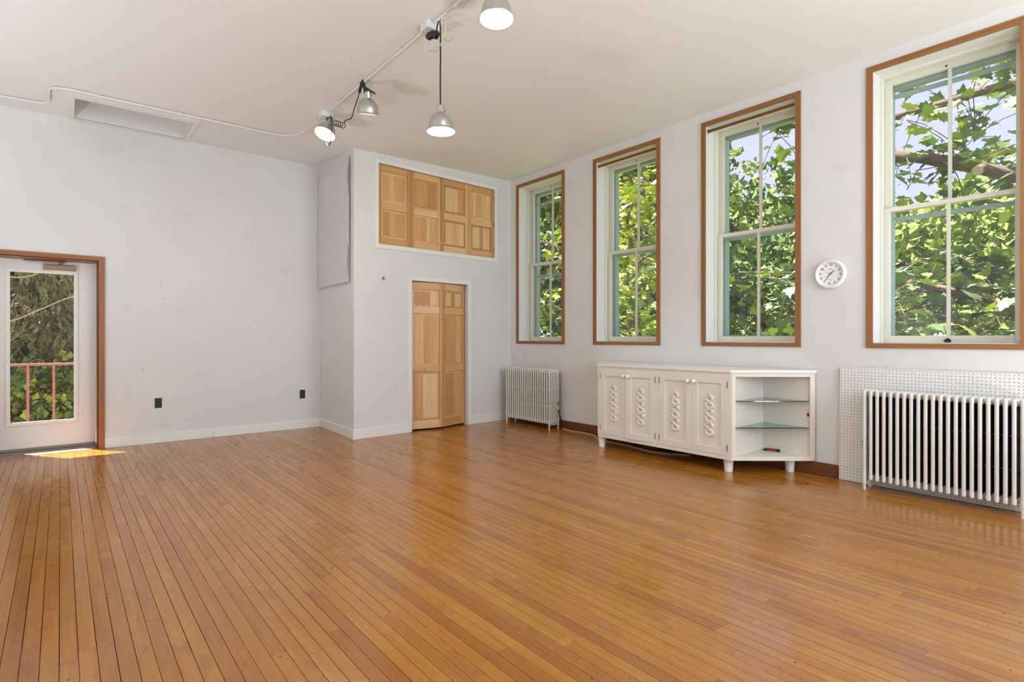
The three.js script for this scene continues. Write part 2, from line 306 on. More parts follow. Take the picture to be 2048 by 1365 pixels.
{
  const d = group('door_2', CL.x, 0, CL.z, CL.turn); structure(d, 'pale pine folding closet door slightly ajar with small square knob', 'door');
  const rows = [0, 0.049, 0.056 + 0.335, 0.436, 0.79, 0.834, 0.951, 1].slice(); rows.splice(0, rows.length, 0, 0.055, 0.387, 0.431, 0.787, 0.831, 0.951, 1);
  const hinge = (ax, az, bx2, bz) => ({ len: Math.hypot(bx2 - ax, bz - az), turn: Math.atan2(-(bz - az), bx2 - ax) });
  const A = hinge(0.812, -0.055, 1.26, 0.042), l1 = pineLeaf(d, A.len, 1.935, 0.042, rows); l1.position.set(0.812, 0.022, -0.055); l1.rotation.y = A.turn;
  const B = hinge(1.264, 0.042, 1.703, -0.055), l2 = pineLeaf(d, B.len, 1.935, 0.042, rows); l2.position.set(1.264, 0.022, 0.042); l2.rotation.y = B.turn;
  mesh('knob', bx(-0.019, 0.019, -0.019, 0.019, 0, 0.03, { r: 0.006 }), pineTints[2], l1).position.set(0.235, 0.783, 0);
  mesh('top_track', bx(0.803, 1.722, 1.958, 1.967, -0.08, -0.03), M.steel, d);

  const c = group('wall_cupboard', CL.x, 0, CL.z, CL.turn); tag(c, 'row of four pine panelled cupboard doors high on the closet wall', 'cupboard');
  mesh('interior', bx(0.33, 2.214, 2.395, 3.39, -0.5, -0.06), M.subfloor, c);
  const w = 0.471;
  for (let i = 0; i < 4; i++) {
    const x = 0.33 + i * w + (i > 1 ? 0.003 : 0), l = pineLeaf(c, w - 0.004, 0.99, 0.05, [0, 0.08, 0.44, 0.54, 0.92, 1]); l.position.set(x, 2.398, -0.012); l.userData.label = 'two-panel pine cupboard door';
    if (i === 1 || i === 2) mesh('knob', knobGeo, pineTints[2], l).position.set(i === 1 ? w - 0.03 : 0.026, 0.105, 0);
    if (i === 3) for (const y of [0.13, 0.5, 0.86]) mesh('hinge', bx(w - 0.006, w + 0.004, y - 0.035, y + 0.035, -0.01, 0.004), M.brass, l);
  }
  const hk = group('coat_hook', CL.x + 0.387, 1.966, CL.z - 0.0217 + 0.0005, CL.turn); tag(hk, 'small metal coat hook screwed to the closet wall below the cupboard', 'hook');
  mesh('plate', bx(-0.008, 0.008, -0.02, 0.02, 0, 0.004, { r: 0.002 }), M.steel, hk); mesh('hook', tube([[0, 0.005, 0.003], [0, 0, 0.025], [0, -0.02, 0.035], [0.0, -0.018, 0.05], [0, 0.004, 0.054]], 0.0035, 20), M.steel, hk);
  mesh('hook', tube([[0, 0.012, 0.003], [0.004, 0.02, 0.022], [0.006, 0.028, 0.03]], 0.003, 12), M.steel, hk);
}

// ---------------------------------------------------------------- tall sash windows
function sashWindow(name, label, x, z, turn, hw, y0, y1, o = {}) {
  const g = group(name, x, 0, z, turn); structure(g, label, 'window');
  const mid = (y0 + y1) / 2 + 0.018, tw = 0.046, cas = o.casing ?? M.casing;
  const add = (n, geo, m, p = g) => mesh(n, geo, m, p);
  // wooden casing with mitred corners
  const mit = (pts) => extrude(shapeOf(pts), 0.014, 0.0015), R = (geo, axis) => uvm(geo, axis, rnd() * 1.6, rnd() * 0.4);
  add('casing', R(mit([[-hw - tw, y1 + tw], [-hw, y1], [hw, y1], [hw + tw, y1 + tw]].reverse()), 0), cas); add('casing', R(mit([[-hw - tw, y0 - 0.036], [hw + tw, y0 - 0.036], [hw, y0], [-hw, y0]]), 0), cas);
  add('casing', R(mit([[-hw - tw, y0 - 0.036], [-hw, y0], [-hw, y1], [-hw - tw, y1 + tw]]), 1), cas); add('casing', R(mit([[hw, y0], [hw + tw, y0 - 0.036], [hw + tw, y1 + tw], [hw, y1]]), 1), cas);
  // stop beads and the deep frame
  const e = 0.006;
  add('stop_bead', merge([bx(-hw, -hw + 0.02, y0, y1 - 0.022, -0.185, -0.15), bx(hw - 0.02, hw, y0, y1 - 0.022, -0.185, -0.15), bx(-hw, hw, y1 - 0.022, y1, -0.185, -0.15)]), M.sash);
  add('frame', merge([bx(-hw, -hw + 0.012, y0 + 0.008, y1 - 0.012, -0.41, -0.185), bx(hw - 0.012, hw, y0 + 0.008, y1 - 0.012, -0.41, -0.185), bx(-hw, hw, y1 - 0.012, y1, -0.41, -0.185)]), M.sash);
  add('sill', bx(-hw, hw, y0, y0 + 0.008, -0.41, 0.0), M.sash);
  const sash = (n, a, b, z0, z1, top, bottom, mat, stile = 0.05, inset = 0.013) => {
    const w = hw - inset, s = add(n, merge([bx(-w, -w + stile, a, b, z0, z1, { r: 0.004 }), bx(w - stile, w, a, b, z0, z1, { r: 0.004 }), bx(-w + stile, w - stile, b - top, b, z0, z1), bx(-w + stile, w - stile, a, a + bottom, z0, z1)]), mat);
    return [s, w - stile, a + bottom, b - top, (z0 + z1) / 2];
  };
  for (const [n, a, b, z0, z1, top, bottom] of [['upper_sash', mid - 0.034, y1 - 0.012, -0.275, -0.24, 0.05, 0.034], ['lower_sash', y0 + 0.009, mid, -0.233, -0.198, 0.034, 0.055]]) {
    const [s, w, c, d, zz] = sash(n, a, b, z0, z1, top, bottom, M.sash);
    add('muntin', bx(-0.012, 0.012, c, d, z0 + 0.004, z1 - 0.004, { r: 0.004 }), M.sash, s);
    for (const k of [-1, 1]) add('pane', pane(k < 0 ? -w : 0.012, k < 0 ? -0.012 : w, c, d, zz), M.glass, s);
    if (n === 'lower_sash') { add('sash_lock', bx(-0.05, -0.01, d + 0.034, d + 0.044, -0.225, -0.205, { r: 0.004 }), M.bronze, s); if (o.lift) add('sash_lift', merge([bx(-0.022, 0.022, y0 + 0.012, y0 + 0.034, -0.198, -0.182, { r: 0.006 }), bx(-0.012, 0.012, y0 + 0.03, y0 + 0.042, -0.198, -0.186, { r: 0.004 })]), M.blackRubber, s); }
    else add('screw', new THREE.SphereGeometry(0.008, 12, 8).translate(-0.02, y1 - 0.04, z1), M.blackRubber, s);
  }
  { // painted storm window outside
    const [s, w, c, d] = sash('storm_frame', y0 + 0.02, y1 - 0.012, -0.385, -0.31, 0.07, 0.03, M.storm, 0.035);
    for (const y of o.bars ?? []) add('storm_rail', bx(-w, w, y - 0.018, y + 0.018, -0.372, -0.35), M.storm, s);
    add('storm_pane', pane(-w, w, c, d, -0.38), M.stormGlass, s);
  }
  return g;
}
const winText = ['tall sash window beside the closet with storm rails showing', 'tall sash window full of big yellow-green leaves', 'tall sash window beside the wall clock with brown rod on top', 'tall sash window above the perforated board and radiator', 'tall sash window past the big radiator', 'tall sash window nearest the rear corner'];
WIN_Z.forEach((z, i) => sashWindow('window_' + (i + 1), winText[i], XR, z, -Math.PI / 2, OPEN.hw, OPEN.y0, OPEN.y1, { bars: i === 0 ? [3.235, 2.15] : i === 3 ? [3.31, 2.245] : [2.29], lift: i === 3 }));
REAR_X.forEach((x, i) => {
  const g = group('window_' + (7 + i), x, 0, REAR, Math.PI); structure(g, ['tall rear window nearest the plain side wall', 'middle tall window of the rear wall', 'tall rear window nearest the sash window wall'][i], 'window');
  mesh('frame', merge([bx(-0.6, -0.54, 1.16, 3.46, -0.25, -0.18), bx(0.54, 0.6, 1.16, 3.46, -0.25, -0.18), bx(-0.54, 0.54, 3.4, 3.46, -0.25, -0.18), bx(-0.54, 0.54, 1.16, 1.22, -0.25, -0.18), bx(-0.54, 0.54, 2.29, 2.33, -0.25, -0.18), bx(-0.015, 0.015, 1.22, 3.4, -0.24, -0.19)]), M.sash, g);
  mesh('pane', pane(-0.54, 0.54, 1.22, 3.4, -0.215), M.glass, g);
  mesh('casing', merge([bx(-0.65, -0.6, 1.11, 3.51, 0, 0.014), bx(0.6, 0.65, 1.11, 3.51, 0, 0.014), bx(-0.6, 0.6, 3.46, 3.51, 0, 0.014), bx(-0.6, 0.6, 1.11, 1.16, 0, 0.014)]), M.casing, g);
});
for (const i of [1, 2]) {
  const s = group('shade_rod', XR + 0.035, 3.395, WIN_Z[i]); tag(s, i === 1 ? 'brown wooden rod across top of window full of big leaves' : 'brown wooden rod across top of window beside the clock', 'rod', 'wooden rods in the window heads');
  mesh('rod', rod([0, 0, -0.45], [0, 0, 0.45], 0.014, 18), M.baseWood, s); for (const k of [-1, 1]) mesh('bracket', bx(-0.012, 0.012, -0.02, 0.02, k * 0.452 - 0.004, k * 0.452 + 0.004), M.bronze, s);
}

// ---------------------------------------------------------------- glazed outside door
{
  const { x0, x1, y1, z } = DOOR, f = ZB, g = group('door_1'); structure(g, 'white outside door with one long pane and brown wooden casing', 'door');
  const mit = (pts, axis) => uvm(extrude(shapeOf(pts), 0.02, 0.002).translate(0, 0, f), axis, rnd(), rnd());
  const a = x0 - 0.065, b = x1 + 0.065, t = y1 + 0.054, ix = x1 + 0.013, iy = y1 + 0.01;
  mesh('casing', mit([[ix, 0], [b, 0], [b, t], [ix, iy]], 1), M.doorCasing, g); mesh('casing', mit([[a, 0], [x0 - 0.013, 0], [x0 - 0.013, iy], [a, t]], 1), M.doorCasing, g); mesh('casing', mit([[a, t], [x0 - 0.013, iy], [ix, iy], [b, t]], 0), M.doorCasing, g);
  mesh('jamb', merge([bx(x1 - 0.001, ix, 0, iy, f - 0.2, f, { axis: 1 }), bx(x0 - 0.013, x0 + 0.001, 0, iy, f - 0.2, f, { axis: 1 }), bx(x0, x1, y1 - 0.001, iy, f - 0.2, f)]), M.doorCasing, g);
  mesh('threshold', merge([bx(x0, x1, -0.02, 0.018, f - 0.26, f - 0.14, { r: 0.005 }), bx(x0, x1, -0.02, 0.006, f - 0.14, f + 0.02, { r: 0.003 })]), M.threshold, g);
  const d = { x0: x0 + 0.003, x1: x1 - 0.003, y0: 0.026, y1: y1 - 0.006, z0: z - 0.022, z1: z + 0.022 }, p = { x0: -0.414, x1: 0.115, y0: 0.325, y1: 1.92 };
  const slab = mesh('door_slab', uvm(extrude(shapeOf(rect(d.x0, d.x1, d.y0, d.y1), [rect(p.x0 - 0.01, p.x1 + 0.01, p.y0 - 0.01, p.y1 + 0.01).reverse()]), 0.044).translate(0, 0, d.z0), 1), M.doorWhite, g);
  const fr = mesh('glazing_frame', uvm(extrude(shapeOf(rect(p.x0 - 0.032, p.x1 + 0.032, p.y0 - 0.032, p.y1 + 0.032), [rect(p.x0, p.x1, p.y0, p.y1).reverse()]), 0.01, 0.002).translate(0, 0, d.z1), 1), M.trimWhite, g);
  mesh('pane', pane(p.x0, p.x1, p.y0, p.y1, z), M.doorGlass, slab);
  const sc = new THREE.CylinderGeometry(0.0035, 0.0035, 0.002, 10).rotateX(Math.PI / 2);
  for (let k = 0; k < 6; k++) for (const x of [p.x0 - 0.019, p.x1 + 0.019]) mesh('screw', sc, M.steel, fr).position.set(x, p.y0 + 0.03 + k * 0.307, d.z1 + 0.0125);
  for (const x of [-0.34, -0.15, 0.05]) mesh('screw', sc, M.steel, fr).position.set(x, p.y1 + 0.019, d.z1 + 0.0125);
  mesh('sweep', bx(d.x0, d.x1, 0.02, 0.05, d.z1, d.z1 + 0.012, { r: 0.003 }), M.threshold, slab);
  const c = group('door_closer', -0.008, 1.99, d.z1); tag(c, 'bronze hydraulic door closer with folding arm above the long pane', 'door closer');
  mesh('body', bx(-0.125, 0.125, -0.028, 0.028, 0, 0.045, { r: 0.012 }), M.bronze, c); for (const k of [-1, 1]) mesh('end_cap', bx(k * 0.125 - 0.012, k * 0.125 + 0.012, -0.03, 0.03, -0.001, 0.047, { r: 0.006 }), M.bronze, c);
  mesh('spindle', cyl(0.014, 0.014, 0.03, 16, 0.01, 0.04, 0.022), M.bronze, c);
  mesh('arm', merge([bx(-0.295, 0.04, 0.05, 0.064, 0.045, 0.07, { r: 0.004 }), rod([0.01, 0.05, 0.022], [0.06, 0.062, 0.075], 0.006), rod([0.06, 0.062, 0.075], [-0.24, 0.045, 0.13], 0.005)]), M.brass, c);
}

// ---------------------------------------------------------------- pegboards (real holes, one inch apart)
function pegGeometry(cols, rows, pitch = 0.0254, r = 0.0032, t = 0.005, bow = 0) {
  const pos = [], nor = [], raw = [], rawN = [], N = 8, ring = (cx, cy, rad, k) => [cx + rad * Math.cos((k + 0.5) / N * 6.28319), cy + rad * Math.sin((k + 0.5) / N * 6.28319)];
  const tri = (a, b, c, n) => { pos.push(...a, ...b, ...c); for (let k = 0; k < 3; k++) nor.push(...n); };
  for (let j = 0; j < rows; j++) for (let i = 0; i < cols; i++) {
    const cx = (i + 0.5) * pitch, cy = (j + 0.5) * pitch, q = pitch / 2;
    const edge = (k) => { const a = (k + 0.5) / N * 6.28319, c = Math.cos(a), s = Math.sin(a), m = Math.max(Math.abs(c), Math.abs(s)); return [cx + q * c / m, cy + q * s / m]; };
    const corner = { 0: [1, 1], 2: [-1, 1], 4: [-1, -1], 6: [1, -1] };
    for (let k = 0; k < N; k++) {
      const a = [...ring(cx, cy, r, k), t], b = [...ring(cx, cy, r, k + 1), t], A = [...edge(k), t], B = [...edge(k + 1), t];
      tri(a, A, B, [0, 0, 1]); tri(a, B, b, [0, 0, 1]);
      if (k % 2 === 0) { const s = corner[k]; tri(A, [cx + q * s[0], cy + q * s[1], t], B, [0, 0, 1]); }
      const n = [-Math.cos((k + 1) / N * 6.28319), -Math.sin((k + 1) / N * 6.28319), 0], a0 = [a[0], a[1], 0], b0 = [b[0], b[1], 0];
      raw.push(...a, ...b, ...b0, ...a, ...b0, ...a0); for (let v = 0; v < 6; v++) rawN.push(...n);
    }
  }
  const w = cols * pitch, h = rows * pitch, quad = (p, q2, r2, s, n) => { tri(p, q2, r2, n); tri(p, r2, s, n); };
  quad([0, 0, 0], [w, 0, 0], [w, 0, t], [0, 0, t], [0, -1, 0]); quad([0, h, t], [w, h, t], [w, h, 0], [0, h, 0], [0, 1, 0]); quad([0, 0, 0], [0, 0, t], [0, h, t], [0, h, 0], [-1, 0, 0]); quad([w, 0, t], [w, 0, 0], [w, h, 0], [w, h, t], [1, 0, 0]);
  if (bow) for (const pos2 of [pos, raw]) for (let k = 0; k < pos2.length; k += 3) { const e = pos2[k] / w, y = pos2[k + 1] / h; pos2[k + 2] += bow * Math.pow(e, 6) * Math.max(0, Math.sin(y * 9.4)) ; }
  const g = new THREE.BufferGeometry(); g.setAttribute('position', new THREE.Float32BufferAttribute(pos, 3)); g.setAttribute('normal', new THREE.Float32BufferAttribute(nor, 3)); g.setAttribute('uv', new THREE.Float32BufferAttribute(new Float32Array(pos.length / 3 * 2), 2)); const core = new THREE.BufferGeometry(); core.setAttribute('position', new THREE.Float32BufferAttribute(raw, 3)); core.setAttribute('normal', new THREE.Float32BufferAttribute(rawN, 3)); return [uvm(g), core];
}
{
  const dx = CL.x - 2.779, dz = CL.z - ZB, turn = Math.atan2(dx, dz);
  // on the closet side wall, front towards the room's plain side
  const g = group('pegboard', 2.779 - 0.022, 1.905, ZB + 0.012, turn); tag(g, 'large white pegboard hung high on the shaded closet side wall', 'pegboard');
  const [p1, c1] = pegGeometry(45, 60, 0.0254, 0.0052, 0.005, 0.012), b = mesh('board', p1, M.peg, g); b.rotation.y = -Math.PI / 2; mesh('hole_edges', c1, M.hardboard, b);
  for (const y of [0.06, 0.5, 1.0, 1.46]) for (const z of [0.05, 1.09]) mesh('spacer', bx(0, 0.02, y - 0.012, y + 0.012, z - 0.012, z + 0.012), M.cream, g);
  const p2 = group('pegboard', XR - 0.045, 0.0, -1.94); tag(p2, 'white perforated board leaning behind the big radiator', 'pegboard');
  const [p3, c3] = pegGeometry(56, 38, 0.0254, 0.0036, 0.005), b2 = mesh('board', p3, M.peg, p2); mesh('hole_edges', c3, M.hardboard, b2); b2.rotation.order = 'YXZ'; b2.rotation.y = -Math.PI / 2; b2.position.z = 0; b2.rotation.x = -0.03; b2.position.y = 0.004;
}

// ---------------------------------------------------------------- cast-iron radiators
const RAD = (() => {
  const D = 0.195, n = 6, H = 0.8, tubes = [], px = (i) => -D / 2 + 0.016 + i * (D - 0.032) / (n - 1);
  const sec = (foot) => {
    const l = [], y0 = 0.105, y1 = H - 0.03, half = 0.0125;
    for (let i = 0; i < (foot ? n : 1); i++) { const c = new THREE.CylinderGeometry(half, half, y1 - y0, 12, 1, true); c.translate(px(i), (y0 + y1) / 2, 0); l.push(c); }
    l.push(bx(-D / 2 + 0.002, D / 2 - 0.002, H - 0.055, H, -0.0135, 0.0135, { r: 0.013, s: 3 }));
    l.push(bx(-D / 2 + 0.002, D / 2 - 0.002, 0.075, 0.125, -0.0135, 0.0135, { r: 0.013, s: 3 }));
    for (const y of [0.31, 0.54]) l.push(bx(-D / 2 + 0.016, D / 2 - 0.016, y - 0.01, y + 0.01, -0.007, 0.007));
    if (foot) for (const s of [-1, 1]) { const f = new THREE.CylinderGeometry(0.015, 0.009, 0.1, 12).translate(s * (D / 2 - 0.016), 0.05, 0); l.push(f, new THREE.CylinderGeometry(0.012, 0.013, 0.012, 12).translate(s * (D / 2 - 0.016), 0.006, 0)); }
    if (foot) l.push(bx(-D / 2 + 0.02, D / 2 - 0.02, 0.06, 0.09, -0.008, 0.008));
    return merge(l);
  };
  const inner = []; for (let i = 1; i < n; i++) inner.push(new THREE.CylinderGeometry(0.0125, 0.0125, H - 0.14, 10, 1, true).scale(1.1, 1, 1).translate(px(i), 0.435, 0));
  return { plain: sec(false), foot: sec(true), inner: merge(inner), px, D, H };
})();
function radiator(label, x, z0, z1, count, valveEnd) {
  const g = group('radiator', x, 0, (z0 + z1) / 2); tag(g, label, 'radiator');
  const pitch = (z1 - z0) / (count - 1);
  for (let i = 0; i < count; i++) { const end = i === 0 || i === count - 1, s = mesh('section', end ? RAD.foot : RAD.plain, M.radiator, g); s.position.z = -(z1 - z0) / 2 + i * pitch; if (!end) mesh('shade_dark_columns', RAD.inner, M.iron, s); }  // inner columns coloured dark to deepen the shade between sections
  const L = z1 - z0;
  for (const y of [RAD.H - 0.032, 0.1]) mesh('connecting_pipe', rod([0, y, -L / 2], [0, y, L / 2], 0.02, 14), M.radiator, g);
  for (const y of [0.31, 0.54]) mesh('tie_rod', rod([0, y, -L / 2], [0, y, L / 2], 0.004, 8), M.steel, g);
  for (const s of [-1, 1]) for (const y of [RAD.H - 0.032, 0.1]) mesh('plug', cyl(0.017, 0.02, 0.012, 8).rotateX(Math.PI / 2).translate(0, y, s * (L / 2 + 0.018)), M.radiator, g);
  const v = group('air_valve', 0.05, 0.33, valveEnd * (L / 2 + 0.014), 0, g);
  mesh('valve_body', merge([rod([0, 0, 0], [0, 0, valveEnd * 0.03], 0.006), cyl(0.01, 0.008, 0.05, 12, 0, 0.02, valveEnd * 0.03)]), M.steel, v);
  return g;
}
radiator('smaller white cast-iron radiator in the corner by the closet', 5.105, -6.30, -5.40, 21, 1);
radiator('big white cast-iron radiator in front of the perforated board', 5.108, -1.69, -0.735, 22, -1).scale.x = 0.8;
{
  const c = group('radiator_pipe', 5.16, 0, -5.36); tag(c, 'thin dark supply pipe and valve beside the corner radiator', 'pipe');
  mesh('pipe', tube([[0, 0.26, -0.01], [0, 0.2, 0.01], [0.02, 0.12, 0.03], [0.03, 0.0, 0.03]], 0.007, 20), M.blackRubber, c);
  const w = mesh('floor_cable', tube([[5.20, 0.012, -5.33], [5.17, 0.007, -5.15], [5.19, 0.007, -4.95], [5.15, 0.007, -4.72], [5.0, 0.007, -4.5], [4.95, 0.007, -4.0], [4.9, 0.007, -3.6], [5.05, 0.007, -3.3]], 0.006, 60), M.cream); tag(w, 'cream cable lying on floor along the dark baseboard under the cabinet', 'cable');
}

// ---------------------------------------------------------------- long white sideboard with angled open ends
{
  const xf = 4.66, xb = 5.236, za = -4.21, zb = -2.625, e = 0.479, zl = za - e, zr = zb + e, hb = 0.12, ht = 0.912;
  const g = group('sideboard', 0, 0, 0); tag(g, 'long cream white sideboard with four carved doors and angled open end shelves', 'sideboard');
  const plan = (o) => [[xb, zl - o], [xf - o, za - o * 0.42], [xf - o, zb + o * 0.42], [xb, zr + o]];
  const slab = (pts, y0, y1) => extrude(shapeOf(pts.map(([x, z]) => [x, -z])), y1 - y0, 0).rotateX(-Math.PI / 2).translate(0, y0, 0);
  mesh('top', slab(plan(0.014), ht, ht + 0.02), M.cabinetTop, g);
  mesh('top_moulding', slab(plan(0.006), ht - 0.012, ht), M.cabinet, g);
  mesh('bottom', slab(plan(-0.001), hb, hb + 0.035), M.cabinet, g);
  mesh('back', bx(xb - 0.012, xb, hb, ht - 0.012, zl + 0.01, zr - 0.01), M.cabinet, g);
  for (const z of [za, zb]) mesh('divider', bx(xf + 0.002, xb - 0.012, hb + 0.03, ht - 0.012, z - 0.009, z + 0.009), M.cabinet, g);
  // face frame
  const dw = (zb - za - 0.035 * 2 - 0.05) / 4, d0 = za + 0.035;
  for (const [p, q] of [[za, d0], [d0 + 2 * dw, d0 + 2 * dw + 0.05], [zb - 0.035, zb]]) mesh('face_stile', bx(xf, xf + 0.02, hb, ht - 0.012, p, q), M.cabinet, g);
  for (const [p, q] of [[d0, d0 + 2 * dw], [d0 + 2 * dw + 0.05, zb - 0.035]]) mesh('face_rail', bx(xf, xf + 0.02, ht - 0.045, ht - 0.012, p, q), M.cabinet, g);
  // doors: local x runs along +z of the room, front towards -x
  const strand = (ph, s) => { const pts = []; for (let k = 0; k <= 66; k++) { const t = k / 66; pts.push([0.033 * Math.sin(t * Math.PI * 6 + ph), (t - 0.5) * 0.375, 0.004 + 0.004 * s * Math.cos(t * Math.PI * 12)]); } const q = tube(pts, 0.0135, 130, 8); q.scale(1, 1, 0.75); return q; };
  const eyes = []; for (let k = 0; k < 6; k++) eyes.push(new THREE.CylinderGeometry(0.007, 0.009, 0.008, 12).rotateX(Math.PI / 2).translate(0, (k + 0.5 - 3) * 0.0625, 0.004));
  const flank = []; for (let k = 0; k < 6; k++) for (const s of [-1, 1]) flank.push(new THREE.SphereGeometry(0.014, 10, 6).scale(0.8, 1.2, 0.45).translate(s * 0.043, (k - 2.5) * 0.0625 + (s * (k % 2 ? 1 : -1)) * 0.014, 0.002));
  const carving = merge([strand(0, 1), strand(Math.PI, -1), ...eyes, ...flank]);
  const knob = new THREE.SphereGeometry(0.019, 20, 14).scale(1, 1, 0.8).translate(0, 0, 0.024), stem = cyl(0.008, 0.008, 0.015, 12).rotateX(Math.PI / 2).translate(0, 0, 0.006);
  for (let i = 0; i < 4; i++) {
    const z = d0 + i * dw + (i > 1 ? 0.05 : 0), h = ht - 0.045 - hb - 0.037, w = dw - 0.004, st = 0.062;
    const d = group('door', xf + 0.0, hb + 0.037, z + 0.002, -Math.PI / 2, g), hingeLeft = i % 2 === 0;
    if (i === 1) { d.position.z += w; d.rotation.y = -Math.PI / 2 + 0.035; d.position.x -= 0; }
    const ox = i === 1 ? -w : 0;
    mesh('door_frame', uvm(extrude(shapeOf(rect(ox, ox + w, 0, h), [rect(ox + st, ox + w - st, st, h - st).reverse()]), 0.018, 0.0012).translate(0, 0, -0.017), 1), M.cabinet, d);
    mesh('door_panel', bx(ox + st - 0.004, ox + w - st + 0.004, st - 0.004, h - st + 0.004, -0.014, -0.008), M.cabinet, d);
    const c = mesh('carving', carving, M.cabinet, d); c.position.set(ox + w / 2, h / 2 - 0.01, -0.008);
    mesh('knob', merge([knob.clone(), stem.clone()]), M.plasticWhite, d).position.set(ox + (hingeLeft ? w - 0.032 : 0.032), h - 0.055, 0);
    for (const y of [0.07, h - 0.07]) mesh('hinge', bx(ox + (hingeLeft ? -0.004 : w - 0.002), ox + (hingeLeft ? 0.002 : w + 0.004), y - 0.03, y + 0.03, -0.006, 0.005), M.brass, d);
  }
  // angled ends: face frame, glass shelves
  const ang = Math.atan2(xb - xf, e), L = Math.hypot(xb - xf, e);
  for (const s of [1, -1]) {
    const f = group('end_frame', xf, 0, s > 0 ? zb : za, 0, g);
    // local x along the angled face
    f.rotation.y = s > 0 ? -Math.atan2(e, xb - xf) : Math.atan2(e, xb - xf);
    const zz = (a, b) => (s > 0 ? [a, b] : [-b, -a]);
    const [p, q] = zz(-0.02, 0.0);
    mesh('frame_post', bx(0, 0.04, hb, ht - 0.012, p, q, { r: 0.002 }), M.cabinet, f); mesh('frame_post', bx(L - 0.045, L, hb, ht - 0.012, p, q, { r: 0.002 }), M.cabinet, f);
    mesh('frame_rail', bx(0.04, L - 0.045, ht - 0.04, ht - 0.012, p, q), M.cabinet, f); mesh('frame_rail', bx(0.04, L - 0.045, hb, hb + 0.037, p, q), M.cabinet, f);
    for (const y of [0.648, 0.408]) {
      const zc = s > 0 ? zb : za, sh = slab([[xb - 0.014, zc + s * 0.011], [xf + 0.03, zc + s * 0.011], [xf + 0.045, zc + s * 0.022], [xb - 0.014, zc + s * (e - 0.03)]].slice()[s > 0 ? 'slice' : 'reverse'](), y, y + 0.006);
      mesh('glass_shelf', sh, M.shelfGlass, g);
    }
    mesh('latch_plate', new THREE.CylinderGeometry(0.018, 0.018, 0.006, 4).rotateZ(Math.PI / 2).rotateX(0).translate(L - 0.048, 0.53, s > 0 ? -0.03 : 0.03), M.black, f);
  }
  const leg = new THREE.CylinderGeometry(0.046, 0.036, hb, 8).rotateY(Math.PI / 8).translate(0, hb / 2, 0);
  for (const [x, z] of [[xf + 0.06, za + 0.005], [xf + 0.09, zb - 0.075], [xb - 0.05, zr - 0.2], [xb - 0.06, zl + 0.1], [xf + 0.06, (za + zb) / 2 - 2]].slice(0, 4)) mesh('leg', leg, M.cabinetTop, g).position.set(x, 0, z);
  const t = group('hand_tool', 5.19, hb + 0.036, -2.53, 0); tag(t, 'small red-handled tool lying on the lowest shelf of the sideboard end', 'tool');
  mesh('handle', rod([0.0, 0.014, -0.03], [0.015, 0.012, 0.075], 0.0115, 14), M.tool, t); mesh('grip_end', rod([0.012, 0.0125, 0.06], [0.016, 0.012, 0.082], 0.0135, 14), M.blackRubber, t); mesh('head', bx(-0.03, 0.03, 0, 0.016, -0.055, -0.028, { r: 0.005 }), M.blackRubber, t);
}

// ---------------------------------------------------------------- wall clock, 1:35
{
  const font = await new FontLoader().loadAsync('fonts/droid/droid_serif_bold.typeface.json');
  const g = group('wall_clock', XR, 1.782, -2.022, -Math.PI / 2); tag(g, 'round white wall clock with black numerals beside the tall windows', 'clock');
  const tilt = group('dial', 0, 0, 0, 0, g); tilt.rotation.z = -0.085;
  mesh('case', new THREE.LatheGeometry([[0, 0], [0.124, 0], [0.1285, 0.008], [0.129, 0.02], [0.124, 0.034], [0.114, 0.041], [0.105, 0.038], [0.1, 0.028], [0.099, 0.02], [0, 0.02]].map((p) => new THREE.Vector2(...p)), 64).rotateX(Math.PI / 2), M.plasticWhite, g);
  mesh('face', new THREE.CircleGeometry(0.0985, 64).translate(0, 0, 0.0205), M.clockFace, tilt);
  for (let k = 1; k <= 12; k++) {
    const t = new TextGeometry(String(k), { font, size: 0.0185, depth: 0.0006, curveSegments: 4, bevelEnabled: false }); t.computeBoundingBox(); const b = t.boundingBox; t.translate(-(b.min.x + b.max.x) / 2, -(b.min.y + b.max.y) / 2, 0);
    const a = k / 12 * Math.PI * 2; mesh('numeral', t, M.ink, tilt).position.set(Math.sin(a) * 0.0815, Math.cos(a) * 0.0815, 0.0208);
  }
  const hand = (n, deg, len, tail, w, zz, m) => { const q = extrude(shapeOf([[-w * 0.6, -tail], [w * 0.6, -tail], [w, len * 0.35], [w * 0.35, len], [-w * 0.35, len], [-w, len * 0.35]]), 0.001); const h = mesh(n, q, m, tilt); h.position.z = zz; h.rotation.z = -deg * Math.PI / 180; };
  hand('hour_hand', 47.5, 0.052, 0.01, 0.0036, 0.0225, M.ink); hand('minute_hand', 210, 0.08, 0.012, 0.003, 0.0245, M.ink); hand('second_hand', 305, 0.06, 0.034, 0.001, 0.0265, M.steel);
  mesh('hub', new THREE.CylinderGeometry(0.004, 0.004, 0.008, 16).rotateX(Math.PI / 2).translate(0, 0, 0.025), M.ink, tilt);
  mesh('printed_mark', bx(-0.016, 0.016, 0.04, 0.047, 0.0205, 0.0208), M.paleInk, tilt); mesh('printed_mark', bx(-0.016, 0.016, -0.052, -0.048, 0.0205, 0.0208), M.paleInk, tilt);
}

